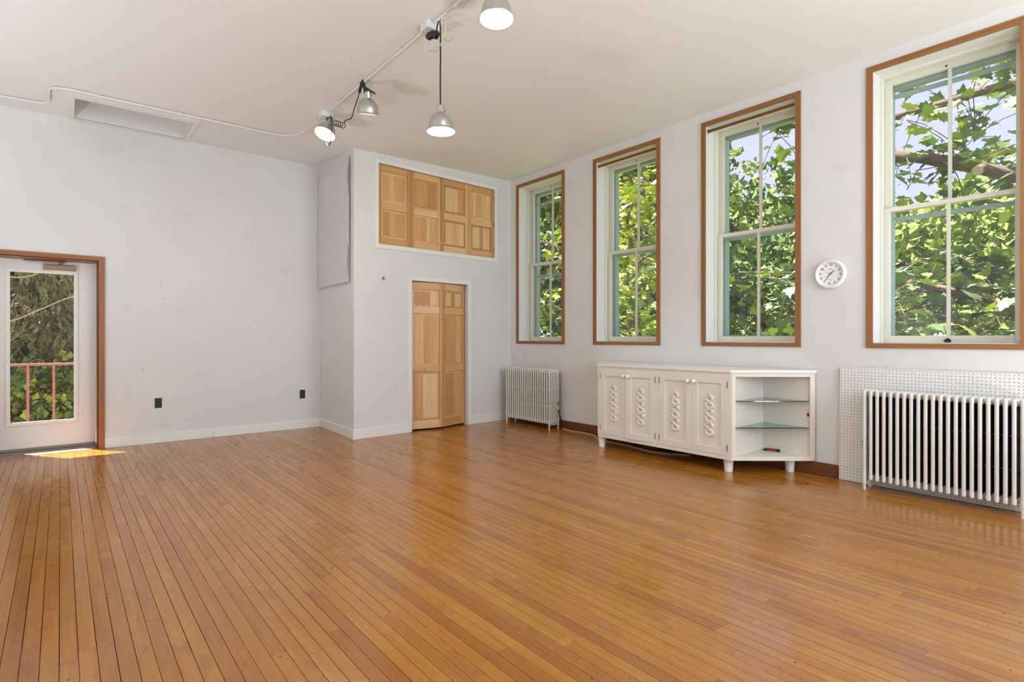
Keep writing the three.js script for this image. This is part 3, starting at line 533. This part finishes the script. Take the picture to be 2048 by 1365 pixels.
// ---------------------------------------------------------------- outlets
for (const [x, label] of [[0.883, 'black wall outlet nearer the glazed door'], [2.539, 'black wall outlet nearer the closet']]) {
  const g = group('wall_outlet', x, 0.462, ZB); tag(g, label, 'outlet', 'black outlets on the back wall');
  mesh('cover_plate', bx(-0.036, 0.036, -0.058, 0.058, 0, 0.006, { r: 0.003 }), M.black, g);
  for (const y of [-0.024, 0.024]) { const s = mesh('socket', new THREE.CylinderGeometry(0.017, 0.017, 0.003, 20).rotateX(Math.PI / 2).translate(0, y, 0.007), M.blackRubber, g); for (const k of [-1, 1]) mesh('slot', bx(k * 0.006 - 0.001, k * 0.006 + 0.001, y - 0.004, y + 0.005, 0.0085, 0.009), M.steel, s); }
}

// ---------------------------------------------------------------- conduit, junction boxes and clamp lamps on the ceiling
{
  const y = HC - 0.016;
  const c = group('ceiling_conduit'); tag(c, 'white electrical conduit running across the ceiling to the lamps', 'conduit');
  const path = [[-3.2, y, -7.31], [-0.9, y, -7.3], [-0.25, y, -7.28], [-0.14, y, -7.25], [-0.095, y, -7.17], [-0.088, y, -6.95], [-0.07, y, -6.78], [0.02, y, -6.71], [0.4, y, -6.7], [1.445, y, -6.69], [1.9, y, -6.67], [2.06, y, -6.62], [2.13, y, -6.48], [2.15, y, -6.2], [2.155, y, -5.2], [2.155, y, -4.2], [2.155, y, -3.0], [2.155, y, 2.9]];
  mesh('pipe', tube(path, 0.0105, 400, 10), M.conduit, c);
  for (const [x, z, t] of [[-0.09, -7.02, 0], [0.31, -6.705, 1], [1.0, -6.695, 1], [1.75, -6.68, 1], [2.15, -6.05, 0], [2.155, -5.3, 0], [2.155, -4.55, 0], [2.155, -4.05, 0], [2.155, -3.3, 0], [2.155, -2.2, 0], [2.155, -1, 0]]) {
    const s = mesh('clip', merge([bx(-0.028, 0.028, 0.012, 0.016, -0.008, 0.008), new THREE.TorusGeometry(0.0115, 0.002, 6, 16, Math.PI).rotateZ(Math.PI)]), M.conduit, c); s.position.set(x, y, z); s.rotation.y = t ? Math.PI / 2 : 0;
    mesh('screw', new THREE.SphereGeometry(0.004, 8, 6).translate(0, 0, 0), M.steel, c).position.set(x + (t ? 0 : 0.022), y + 0.012, z + (t ? 0.022 : 0));
  }
  for (const [z, w, label] of [[-5.74, 0.115, 'white junction box on the ceiling above the tilted glowing lamp'], [-3.63, 0.11, 'white junction box on the ceiling with black plugs in it']]) {
    const b = group('junction_box', 2.155, HC, z); tag(b, label, 'junction box');
    mesh('body', bx(-w / 2, w / 2, -0.055, 0, -w / 2, w / 2, { r: 0.006 }), M.boxPaint, b); const cv = mesh('cover', bx(-w / 2 - 0.002, w / 2 + 0.002, -0.06, -0.055, -w / 2 - 0.002, w / 2 + 0.002, { r: 0.002 }), M.boxPaint, b);
    for (const k of [-1, 1]) { mesh('screw', new THREE.SphereGeometry(0.0045, 8, 6).translate(k * 0.04, -0.061, k * 0.04), M.steel, cv); mesh('knockout', new THREE.CylinderGeometry(0.011, 0.011, 0.002, 16).rotateZ(Math.PI / 2).translate(-w / 2 - 0.001, -0.028, k * 0.025), M.boxPaint, b); }
  }
  const shadeProfile = [[0.026, 0], [0.0275, -0.004], [0.0275, -0.048], [0.034, -0.054], [0.052, -0.064], [0.071, -0.084], [0.084, -0.11], [0.0915, -0.14], [0.0945, -0.165], [0.097, -0.176], [0.103, -0.182], [0.1035, -0.185]];
  const outer = new THREE.LatheGeometry(shadeProfile.map((p) => new THREE.Vector2(...p)), 48), inner = new THREE.LatheGeometry(shadeProfile.map(([r, yy]) => new THREE.Vector2(r - 0.0015, yy - 0.0008)), 48);
  function lamp(label, top, axis, power) {
    const g = group('clamp_lamp', ...top); tag(g, label, 'lamp');
    const h = group('head', 0, 0, 0, 0, g); h.quaternion.setFromUnitVectors(V(0, -1, 0), V(...axis).normalize());
    mesh('shade', outer, M.aluminium, h); mesh('shade_lining', inner, M.aluminiumInside, h); mesh('rim', new THREE.TorusGeometry(0.103, 0.0025, 8, 48).rotateX(Math.PI / 2).translate(0, -0.185, 0), M.aluminium, h);
    mesh('socket', cyl(0.022, 0.022, 0.07, 20, 0, -0.03, 0), M.blackRubber, h); mesh('neck_cap', cyl(0.0272, 0.0272, 0.004, 24, 0, -0.001, 0), M.aluminium, h); mesh('thumb_screw', rod([0.026, -0.025, 0], [0.042, -0.025, 0], 0.005), M.steel, h);
    mesh('bulb', new THREE.LatheGeometry([[0, -0.158], [0.014, -0.155], [0.027, -0.142], [0.031, -0.125], [0.027, -0.105], [0.016, -0.085], [0.013, -0.062]].map((p) => new THREE.Vector2(...p)), 24), M.bulb, h);
    const l = new THREE.PointLight(new THREE.Color(1, 0.9, 0.77), power); l.position.set(0, -0.125, 0); l.castShadow = true; l.shadow.radius = 1.5; h.add(l);
    return g;
  }
  const wire = (g, pts, r, m, name = 'cord') => mesh(name, tube(pts.map((p) => [p[0] - g.position.x, p[1] - g.position.y, p[2] - g.position.z]), r, 60, 8), m, g);
  const POWER = 2.4;
  const f = [Math.sin(YAW - 0.3), -Math.cos(YAW - 0.3)];
  // 1: tilted towards the room's middle
  const a = lamp('tilted glowing metal clamp lamp with black cord loop under junction box', [2.165, 3.475, -5.65], [-0.37, -0.9, 0.18], POWER);
  wire(a, [[2.16, 3.50, -5.60], [2.15, 3.46, -5.58], [2.13, 3.40, -5.52], [2.11, 3.32, -5.46], [2.09, 3.25, -5.43], [2.09, 3.198, -5.43], [2.1, 3.165, -5.51], [2.12, 3.2, -5.61], [2.13, 3.24, -5.67]], 0.005, M.blackRubber);
  mesh('clamp', merge([bx(-0.012, 0.012, -0.0, 0.05, -0.09, -0.06, { r: 0.006 }), rod([0, 0.04, -0.07], [0, 0.03, 0.0], 0.008)]), M.black, a);
  mesh('bail', tube([[0.02, -0.02, 0.03], [0.0, 0.06, 0.1], [0, 0.065, 0.05], [-0.01, 0.0, 0.02]], 0.002, 30), M.steel, a);
  // 2: on a black spring clamp
  const b = lamp('metal clamp lamp held by a black spring clamp on the conduit', [2.12, 3.41, -4.64], [f[0] * 0.34, -0.92, f[1] * 0.34], POWER * 0.6);
  mesh('spring_clamp', merge([rod([0.03, 0.165, -0.2], [0.03, 0.085, -0.25], 0.013), rod([0.03, 0.17, -0.17], [0.03, 0.04, -0.12], 0.013), rod([0.03, 0.11, -0.15], [0.03, -0.03, 0.07], 0.009), new THREE.TorusGeometry(0.02, 0.011, 8, 16).rotateY(Math.PI / 2).translate(0.03, 0.145, -0.19), rod([0.03, 0.1, -0.13], [0.005, 0.005, -0.02], 0.007)]), M.black, b);
  mesh('bail', tube([[0.0, 0.0, -0.06], [0.02, 0.09, -0.1], [0.02, 0.125, -0.03], [0.02, 0.06, 0.035], [0, 0.0, 0.02]], 0.002, 30), M.steel, b);
  wire(b, [[2.15, 3.50, -4.89], [2.15, 3.43, -4.955], [2.15, 3.376, -5.013], [2.15, 3.319, -5.071], [2.15, 3.326, -5.142], [2.15, 3.337, -5.22], [2.15, 3.325, -5.26]], 0.0048, M.blackRubber);
  { const p = []; for (let k = 0; k <= 70; k++) { const t = k / 70, w = t * 4.5 * Math.PI * 2; p.push([2.15 + 0.016 * Math.sin(w), 3.3 + 0.105 * t + 0.03 * Math.cos(w), -5.25 - 0.26 * t]); } p.push([2.155, 3.46, -5.57], [2.155, 3.52, -5.62]); tag(mesh('coiled_cord', tube(p, 0.0035, 240, 8), M.blackRubber), 'short black coiled cord strung between the two tilted clamp lamps', 'cord'); }
  // 3: pendant on a long black cord
  const d = lamp('metal lamp hanging from the conduit on a long black cord', [2.15, 2.912, -3.474], [0.02, -1, 0.01], POWER);
  wire(d, [[2.15, 2.9, -3.474], [2.149, 3.1, -3.475], [2.153, 3.3, -3.478], [2.15, 3.48, -3.476], [2.15, 3.535, -3.478]], 0.0055, M.blackRubber);
  wire(d, [[2.15, 3.51, -3.474], [2.15, 3.535, -3.485], [2.15, 3.53, -3.51], [2.15, 3.47, -3.53]], 0.0055, M.blackRubber);
  mesh('hook_ring', tube([[0, 0.655, 0], [0.0, 0.64, 0.02], [0, 0.615, 0.014], [0, 0.61, -0.014], [0, 0.64, -0.02], [0, 0.66, -0.01]], 0.003, 30), M.plasticWhite, d);
  const pl = group('power_plug', 2.15, 3.495, -3.585); tag(pl, 'cluster of round black plugs hanging from the junction box', 'plug');
  for (const [z, yy] of [[0.05, -0.035], [0.0, -0.012], [-0.045, -0.004]]) mesh('plug_body', cyl(0.022, 0.026, 0.036, 18).rotateX(1.2).translate(0, yy, z), M.black, pl);
  const cr = mesh('lamp_cord', tube([[2.15, 3.485, -3.63], [2.15, 3.43, -3.644], [2.15, 3.385, -3.637], [2.15, 3.356, -3.579], [2.15, 3.336, -3.529], [2.15, 3.348, -3.487], [2.15, 3.4, -3.44], [2.15, 3.46, -3.405], [2.15, 3.5, -3.41], [2.15, 3.53, -3.46], [2.16, 3.47, -3.47], [2.16, 3.379, -3.426], [2.16, 3.35, -3.36], [2.15, 3.36, -3.307], [2.15, 3.386, -3.307], [2.15, 3.417, -3.353], [2.15, 3.424, -3.386]], 0.0042, 120), M.cream); tag(cr, 'tangle of thin cream lamp cord beside the black plugs', 'cord');
  // 4: close to the viewpoint
  const e = lamp('metal clamp lamp with pale cord hanging closest to the rear windows', [2.03, 3.315, -2.65], [-0.03, -1, 0.06], POWER);
  wire(e, [[2.15, 3.56, -3.39], [2.14, 3.545, -3.314], [2.13, 3.505, -3.219], [2.12, 3.474, -3.145], [2.11, 3.464, -3.09], [2.09, 3.462, -3.02], [2.06, 3.44, -2.9], [2.04, 3.38, -2.75], [2.03, 3.32, -2.66]], 0.0045, M.cream);
  mesh('clamp', merge([rod([0, 0, 0], [0.03, 0.12, 0.0], 0.007), rod([0.03, 0.12, 0], [0.12, 0.25, 0], 0.012)]), M.black, e);
}

// ---------------------------------------------------------------- added uplights out of view, put in to brighten the ceiling
for (const [x, z, k, label] of [[-2.2, -4.5, 0.92, 'added uplight out of view by the plain side wall'], [4.2, 0.45, 0.2, 'added uplight out of view under the window past the big radiator'], [1.2, 0.9, 1.25, 'added uplight out of view in the middle of the room behind']]) {
  const g = group('added_uplight', x, 0, z); tag(g, label, 'lamp');
  mesh('base', cyl(0.16, 0.18, 0.03, 28, 0, 0.015, 0), M.blackRubber, g); mesh('stem', cyl(0.02, 0.02, 0.2, 16, 0, 0.12, 0), M.steel, g);
  mesh('bowl', new THREE.LatheGeometry([[0.02, 0.2], [0.14, 0.22], [0.27, 0.27], [0.32, 0.33], [0.315, 0.33], [0.26, 0.275], [0.02, 0.215]].map((p) => new THREE.Vector2(...p)), 40), M.aluminium, g);
  mesh('glowing_lens', cyl(0.3, 0.3, 0.006, 40, 0, 0.315, 0), M.bulb, g);
  const l = new THREE.RectAreaLight(new THREE.Color(0.87, 0.97, 1.09), ADDED_UPLIGHT * k, 0.5, 0.5); l.position.set(0, 0.325, 0); l.rotation.x = Math.PI / 2; g.add(l);
}

// ---------------------------------------------------------------- outside: lawn, landing, trees
structure(mesh('lawn', new THREE.PlaneGeometry(160, 160, 1, 1).rotateX(-Math.PI / 2).translate(0, GROUND, 0), M.grass), 'sunlit grass far below the windows', 'lawn');
{ const g = scene.getObjectByName('lawn').geometry; uvm(g, 0); }
{
  const l = group('landing', -0.15, 0, ZB - 0.26); tag(l, 'concrete landing outside the glazed door', 'landing');
  mesh('slab', bx(-1.4, 1.4, -0.2, -0.06, -1.75, 0), M.concrete, l); for (const x of [-1.3, 1.3]) mesh('post', bx(x - 0.06, x + 0.06, GROUND, -0.2, -1.7, -1.58), M.concrete, l);
  const r = group('landing_railing', 0, -0.06, -9.4); tag(r, 'rusty reddish steel railing seen through the glazed door', 'railing');
  mesh('top_rail', bx(-1.5, 1.25, 0.925, 0.955, -0.02, 0.02, { r: 0.006 }), M.rust, r);
  for (const x of [-1.45, -0.89, -0.325, -0.07, 0.5, 1.2]) mesh('post', bx(x - 0.014, x + 0.014, 0, 0.93, -0.014, 0.014, { r: 0.003 }), M.rust, r);
  mesh('bottom_rail', bx(-1.5, 1.25, 0.05, 0.075, -0.012, 0.012), M.rust, r);
}
const leafMat = (c, t = 0.42) => phy({ color: c, roughness: 0.5, transmission: t, thickness: 0, side: THREE.DoubleSide });
const leafMats = [0x647e28, 0x527028, 0x7e9428, 0x426228, 0x98a82a, 0x4c6e2a].map((c) => leafMat(c));
const mapleLeaf = (() => { // five pointed lobes, slightly folded and curled
  const half = [[0.02, 0], [0.16, -0.1], [0.3, -0.12], [0.26, 0.04], [0.5, 0.12], [0.42, 0.24], [0.56, 0.42], [0.34, 0.4], [0.24, 0.46], [0.27, 0.66], [0.14, 0.64], [0, 0.95]];
  const pts = [...half, ...half.slice(0, -1).reverse().map(([x, y]) => [-x, y])];
  const g = new THREE.ShapeGeometry(shapeOf(pts)), p = g.attributes.position;
  for (let i = 0; i < p.count; i++) { const x = p.getX(i), y = p.getY(i); p.setZ(i, 0.22 * Math.abs(x) - 0.18 * y * y - 0.1 * x * x); }
  g.computeVertexNormals(); return g;
})();
const smallLeaves = (() => { // a sprig of simple leaves for trees farther off
  const l = [];
  for (let k = 0; k < 9; k++) {
    const g = new THREE.BufferGeometry(), a = 0.42 + 0.2 * rnd(), w = 0.17 + 0.08 * rnd();
    g.setAttribute('position', new THREE.Float32BufferAttribute([0, 0, 0, w, a * 0.45, 0.06, 0, a, -0.06, 0, 0, 0, 0, a, -0.06, -w, a * 0.45, 0.06], 3)); g.computeVertexNormals(); g.setAttribute('uv', new THREE.Float32BufferAttribute(new Float32Array(12), 2));
    g.applyMatrix4(new THREE.Matrix4().makeRotationFromEuler(new THREE.Euler(rr(-2, 2), rr(0, 6.28), rr(-2, 2)))); g.translate(rr(-0.5, 0.5), rr(-0.5, 0.5), rr(-0.5, 0.5)); l.push(g);
  }
  return mergeGeometries(l);
})();
const needleSpray = (() => {
  const l = [];
  for (let k = 0; k < 16; k++) {
    const t = k / 16, g = new THREE.BufferGeometry(), a = 0.3 * (1 - t * 0.5), s = k % 2 ? 1 : -1;
    g.setAttribute('position', new THREE.Float32BufferAttribute([0, -t, 0, s * a, -t - 0.22, rr(-0.1, 0.1), s * a * 0.8, -t - 0.3, rr(-0.1, 0.1)], 3)); g.computeVertexNormals(); g.setAttribute('uv', new THREE.Float32BufferAttribute(new Float32Array(6), 2)); l.push(g);
  }
  return mergeGeometries(l);
})();
const eye = camera.position;
function throughWindow(p) { // is this point seen from inside through one of the right-hand openings?
  const t = (XR - eye.x) / (p.x - eye.x), y = eye.y + (p.y - eye.y) * t, z = eye.z + (p.z - eye.z) * t;
  return t > 0 && t < 1 && y > OPEN.y0 && y < OPEN.y1 && WIN_Z.slice(0, 4).some((w) => Math.abs(z - w) < OPEN.hw);
}
const dummy = new THREE.Object3D();
function leafyTree(label, base, limbs, leafSize, mats, perTwig, twigs, keep) {
  const g = group('maple_tree', ...base); tag(g, label, 'tree');
  const wood = [], leaves = [], L = (p) => [p[0] - base[0], p[1] - base[1], p[2] - base[2]];
  for (const { pts, r0, r1 } of limbs) {
    const c = new THREE.CatmullRomCurve3(pts.map((p) => V(...L(p))), false, 'centripetal'), q = new THREE.TubeGeometry(c, 30, 1, 9), pp = q.attributes.position, o = V(0, 0, 0);
    for (let i = 0; i < pp.count; i++) { const t = Math.floor(i / 10) / 30; c.getPointAt(t, o); const r = r0 + (r1 - r0) * t, k = 1 + 0.12 * Math.sin(i * 2.7) * (r0 > 0.03 ? 1 : 0); pp.setXYZ(i, o.x + (pp.getX(i) - o.x) * r * k, o.y + (pp.getY(i) - o.y) * r * k, o.z + (pp.getZ(i) - o.z) * r * k); }
    q.computeVertexNormals(); wood.push(q);
    const n = Math.round(twigs * c.getLength());
    for (let k = 0; k < n; k++) {
      const t = rr(0.12, 1), p = c.getPointAt(t), dir = V(rr(-1, 1), rr(-0.75, 0.7), rr(-1, 1)).normalize(), len = rr(0.35, 1.15), m = p.clone().addScaledVector(dir, len * 0.5).add(V(0, 0.06, 0)), e = p.clone().addScaledVector(dir, len).add(V(0, -0.1, 0));
      const tc = new THREE.CatmullRomCurve3([p, m, e]); wood.push(new THREE.TubeGeometry(tc, 4, 0.0055, 4));
      for (let i = 0; i < perTwig; i++) {
        const q2 = tc.getPointAt(rr(0.25, 1)).add(V(rr(-0.16, 0.16), rr(-0.18, 0.12), rr(-0.16, 0.16)));
        dummy.position.copy(q2); dummy.rotation.set(rr(-2.5, -0.5), rr(0, 6.283), rr(-0.6, 0.6), 'YXZ'); dummy.scale.setScalar(leafSize * rr(0.6, 1.2)); dummy.updateMatrix();
        const w = q2.clone().add(g.position), seen = throughWindow(w); leaves.push({ m: dummy.matrix.clone(), size: seen ? dummy.scale.x / w.distanceTo(eye) : 0, k: Math.floor(rnd() * mats.length) });
      }
    }
  }
  mesh('branches', merge(wood), M.bark, g);
  leaves.sort((a, b) => b.size - a.size);
  leaves.slice(0, keep).forEach((l) => { const m = mesh('leaf', mapleLeaf, mats[l.k], g); l.m.decompose(m.position, m.quaternion, m.scale); });
  const tint = phy({ color: 0xffffff, roughness: 0.75, transmission: 0.42, thickness: 0, side: THREE.DoubleSide });
  const inst = new THREE.InstancedMesh(mapleLeaf, tint, leaves.length - keep); inst.name = 'foliage'; inst.userData.kind = 'stuff';
  leaves.slice(keep).forEach((l, i) => { inst.setMatrixAt(i, l.m); inst.setColorAt(i, mats[l.k].color); }); g.add(inst);
  return g;
}
const limb = (r0, r1, ...pts) => ({ pts, r0, r1 });
{
  const T = [9.2, GROUND, 1.7];
  const near = leafyTree('big-leaved maple with a sawn limb outside the windows by the clock', T, [
    limb(0.26, 0.16, [9.2, GROUND, 1.7], [9.15, 0, 1.6], [9.2, 3, 1.5], [9.3, 6, 1.4]),
    limb(0.11, 0.05, [9.2, 2.4, 1.5], [8.7, 2.75, -0.2], [8.3, 3.03, -1.236], [8.05, 3.27, -1.807], [8.0, 3.466, -2.317], [8.1, 3.75, -3.4]),
    limb(0.09, 0.03, [9.2, 1.0, 1.6], [8.6, 1.3, -0.2], [8.2, 1.52, -1.213], [7.9, 1.652, -1.442], [7.7, 1.727, -1.662], [7.6, 1.893, -2.226], [7.7, 2.1, -3.2]),
    limb(0.035, 0.012, [7.75, 1.66, -1.6], [7.65, 1.58, -1.9], [7.6, 1.504, -2.176], [7.6, 1.3, -3.2]),
    limb(0.07, 0.03, [9.2, 4.4, 1.4], [8.9, 4.3, -1.2], [8.6, 4.2, -3.2], [8.4, 4.42, -3.9], [8.4, 4.7, -4.6]),
    limb(0.05, 0.02, [9.2, 0.4, 1.6], [9.2, 0.6, -1.5], [9.0, 0.8, -3.6], [8.8, 0.95, -5.2]),
    limb(0.05, 0.02, [9.2, 1.8, 1.5], [9.8, 2.0, -0.8], [9.7, 2.2, -3.0], [9.5, 2.4, -5.2]),
    limb(0.05, 0.02, [9.2, 1.2, 1.5], [10.2, 1.0, -0.5], [10.4, 1.4, -2.5], [10.2, 1.6, -4.6]),
    limb(0.04, 0.015, [9.25, 5.0, 1.4], [9.6, 5.6, -0.5], [9.8, 5.6, -2.2], [9.9, 5.2, -3.4]),
  ], 0.2, leafMats, 6, 11, 300);
  const st = group('sawn_stub', 8.02 - T[0], 3.13 - T[1], -1.5 - T[2], 0, near); mesh('stub', rod([0, 0, 0], [-0.16, -0.06, -0.02], 0.055, 16), M.bark, st); mesh('cut_face', rod([-0.158, -0.0595, -0.0198], [-0.166, -0.0622, -0.0207], 0.053, 20), M.cutWood, st);
  const T2 = [10.8, GROUND, -8.6];
  leafyTree('yellow-green maple with broad leaves outside the windows near the closet', T2, [
    limb(0.2, 0.1, [10.8, GROUND, -8.6], [10.8, 0, -8.6], [10.7, 3, -8.5], [10.8, 5.6, -8.3]),
    limb(0.06, 0.02, [10.8, 0.6, -8.6], [9.6, 0.9, -7.6], [8.4, 1.2, -6.4], [7.9, 1.3, -5.6]),
    limb(0.06, 0.02, [10.7, 1.8, -8.5], [9.6, 2.2, -7.8], [8.4, 2.5, -6.8], [7.8, 2.6, -6.0]),
    limb(0.05, 0.02, [10.7, 2.8, -8.5], [9.7, 3.2, -7.8], [8.6, 3.6, -7.0], [8.0, 3.8, -6.2]),
    limb(0.05, 0.02, [10.8, 3.6, -8.4], [10.0, 4.6, -8.0], [9.0, 4.9, -7.4], [8.4, 4.9, -6.6]),
    limb(0.05, 0.02, [10.8, 1.4, -8.6], [10.2, 1.7, -9.4], [9.4, 2.0, -10.2], [8.9, 2.1, -10.9]),
    limb(0.05, 0.02, [10.8, 2.6, -8.6], [10.2, 3.1, -9.5], [9.6, 3.6, -10.3], [9.2, 3.8, -11.0]),
    limb(0.05, 0.02, [10.8, 0.4, -8.6], [10.0, 0.4, -9.0], [9.2, 0.5, -9.4], [8.5, 0.5, -9.7]),
    limb(0.05, 0.02, [10.8, 4.4, -8.4], [11.2, 5.2, -9.6], [11.4, 5.6, -10.6], [11.2, 5.4, -11.4]),
  ], 0.21, [0x9fb02a, 0xb4bc2c, 0x86a02c, 0xc2c438, 0x6e8e2c].map((c) => leafMat(c, 0.5)), 6, 8, 300);
}
function crownTree(label, x, z, h, rx, ry, count, colors, size, cy) {
  const g = group('background_tree', x, GROUND, z); tag(g, label, 'tree', 'trees beyond the maples');
  mesh('trunk', new THREE.CylinderGeometry(0.12, 0.26, h - GROUND - ry, 12).translate(0, (h - GROUND - ry) / 2, 0), M.bark, g);
  const inst = new THREE.InstancedMesh(smallLeaves, std({ color: 0xffffff, roughness: 0.8, side: THREE.DoubleSide }), count); inst.name = 'foliage'; inst.userData.kind = 'stuff';
  for (let i = 0; i < count; i++) {
    const d = V(rr(-1, 1), rr(-1, 1), rr(-1, 1)); if (d.lengthSq() > 1) d.normalize(); const lump = 1 + 0.22 * Math.sin(d.x * 7 + x) * Math.cos(d.z * 6 + z) + 0.15 * Math.sin(d.y * 9 + z);
    d.setLength(Math.pow(d.length(), 0.45) * lump);
    dummy.position.set(d.x * rx, h - GROUND - ry + d.y * ry, d.z * rx); dummy.rotation.set(rr(0, 6), rr(0, 6), rr(0, 6)); dummy.scale.setScalar(size * rr(0.7, 1.3)); dummy.updateMatrix(); inst.setMatrixAt(i, dummy.matrix);
    inst.setColorAt(i, new THREE.Color(colors[Math.floor(rnd() * colors.length)]));
  }
  g.add(inst);
}
const greens = [0x6a823a, 0x869840, 0x4e6c2e, 0x9aa64e, 0x587630], pale = [0x8a9c46, 0xa6ae54, 0x6e8836, 0x82963e];
crownTree('pale sunlit tree behind the maple with the sawn limb', 17, -2.5, 5.0, 4.2, 4.4, 4200, pale, 0.42);
crownTree('rounded green tree behind the window beside the clock', 16, -8.5, 5.6, 4.0, 4.6, 4200, greens, 0.42);
crownTree('tall green tree straight out from the broad-leaved maple', 17, -15, 10.5, 4.4, 7.0, 5200, greens, 0.45);
crownTree('tall pale tree seen through the window beside the closet', 15, -20, 12, 4.5, 8.0, 5200, pale, 0.45);
crownTree('low bushy tree to the side of the sawn limb', 16, 4.0, 4.2, 3.6, 3.8, 3600, greens, 0.4);
crownTree('far dark tree closing the row of trees', 27, -10, 6.5, 6.5, 5.5, 5200, [0x4c6a34, 0x5e7c3c, 0x6c8646], 0.6);
{
  // tangled evergreens and undergrowth behind the landing
  const bush = (name, label, x, y, z, rx, ry, count, geo, colors, size, droop) => {
    const g = group(name, x, GROUND, z); tag(g, label, 'tree');
    mesh('trunk', new THREE.CylinderGeometry(0.08, 0.2, y - GROUND + ry * 0.6, 10).translate(0, (y - GROUND + ry * 0.6) / 2, 0), M.bark, g);
    const inst = new THREE.InstancedMesh(geo, std({ color: 0xffffff, roughness: 0.9, side: THREE.DoubleSide }), count); inst.name = 'foliage'; inst.userData.kind = 'stuff';
    for (let i = 0; i < count; i++) {
      const d = V(rr(-1, 1), rr(-1, 1), rr(-1, 1)); if (d.lengthSq() > 1) d.normalize(); d.setLength(Math.pow(d.length(), 0.5));
      dummy.position.set(d.x * rx, y - GROUND + d.y * ry, d.z * rx); droop ? dummy.rotation.set(rr(-0.7, 0.7), rr(0, 6.28), rr(-0.7, 0.7)) : dummy.rotation.set(rr(0, 6), rr(0, 6), rr(0, 6)); dummy.scale.setScalar(size * rr(0.6, 1.3)); dummy.updateMatrix();
      inst.setMatrixAt(i, dummy.matrix); inst.setColorAt(i, new THREE.Color(colors[Math.floor(rnd() * colors.length)]));
    }
    g.add(inst); return g;
  };
  bush('evergreen_tree', 'drooping brown-green evergreen behind the rusty railing', -1.3, 2.6, -13.6, 2.3, 4.2, 9500, needleSpray, [0x6e6038, 0x5e5a34, 0x4e5030, 0x7c7042, 0x66683a], 0.3, true);
  bush('evergreen_tree', 'paler evergreen behind the hinge side of the railing', 2.2, 2.4, -14.6, 2.0, 4.6, 8000, needleSpray, [0x7c8250, 0x8a8c58, 0x66703e, 0x96945c], 0.28, true);
  bush('evergreen_tree', 'dark far evergreen closing the view through the glazed door', -1.2, 2.4, -19, 5.5, 6.0, 9000, needleSpray, [0x4a4438, 0x55503c, 0x3e3c30], 0.9, true);
  bush('undergrowth_shrub', 'leafy green shrub right behind the rusty railing', -0.3, -0.6, -11.6, 1.7, 1.5, 2200, smallLeaves, [0x4e6630, 0x62742f, 0x3c5429, 0x848a40, 0x574f2c], 0.2, false);
  const b = group('bare_branch', -0.5, 1.43, -10.2); tag(b, 'bare pinkish branches crossing behind the glazed door', 'branch');
  mesh('main_branch', tube([[-1.5, -0.25, -0.8], [-0.4, -0.08, -0.1], [0.0, 0.03, 0], [0.3, 0.2, 0], [0.62, 0.38, -0.1], [1.6, 0.6, -0.9]], 0.0095, 60), M.bark, b);
  mesh('side_branch', tube([[0.02, 0.04, 0], [-0.02, -0.12, 0.02], [-0.05, -0.3, 0]], 0.005, 20), M.bark, b); mesh('side_branch', tube([[-0.4, 0.75, -0.2], [0.0, 0.62, 0], [0.2, 0.66, 0], [0.42, 0.86, 0.05], [0.6, 1.0, 0]], 0.01, 40), M.bark, b);
}

scene.traverse((o) => { if (o.isMesh) o.castShadow = o.receiveShadow = true; });
renderer.render(scene, camera);
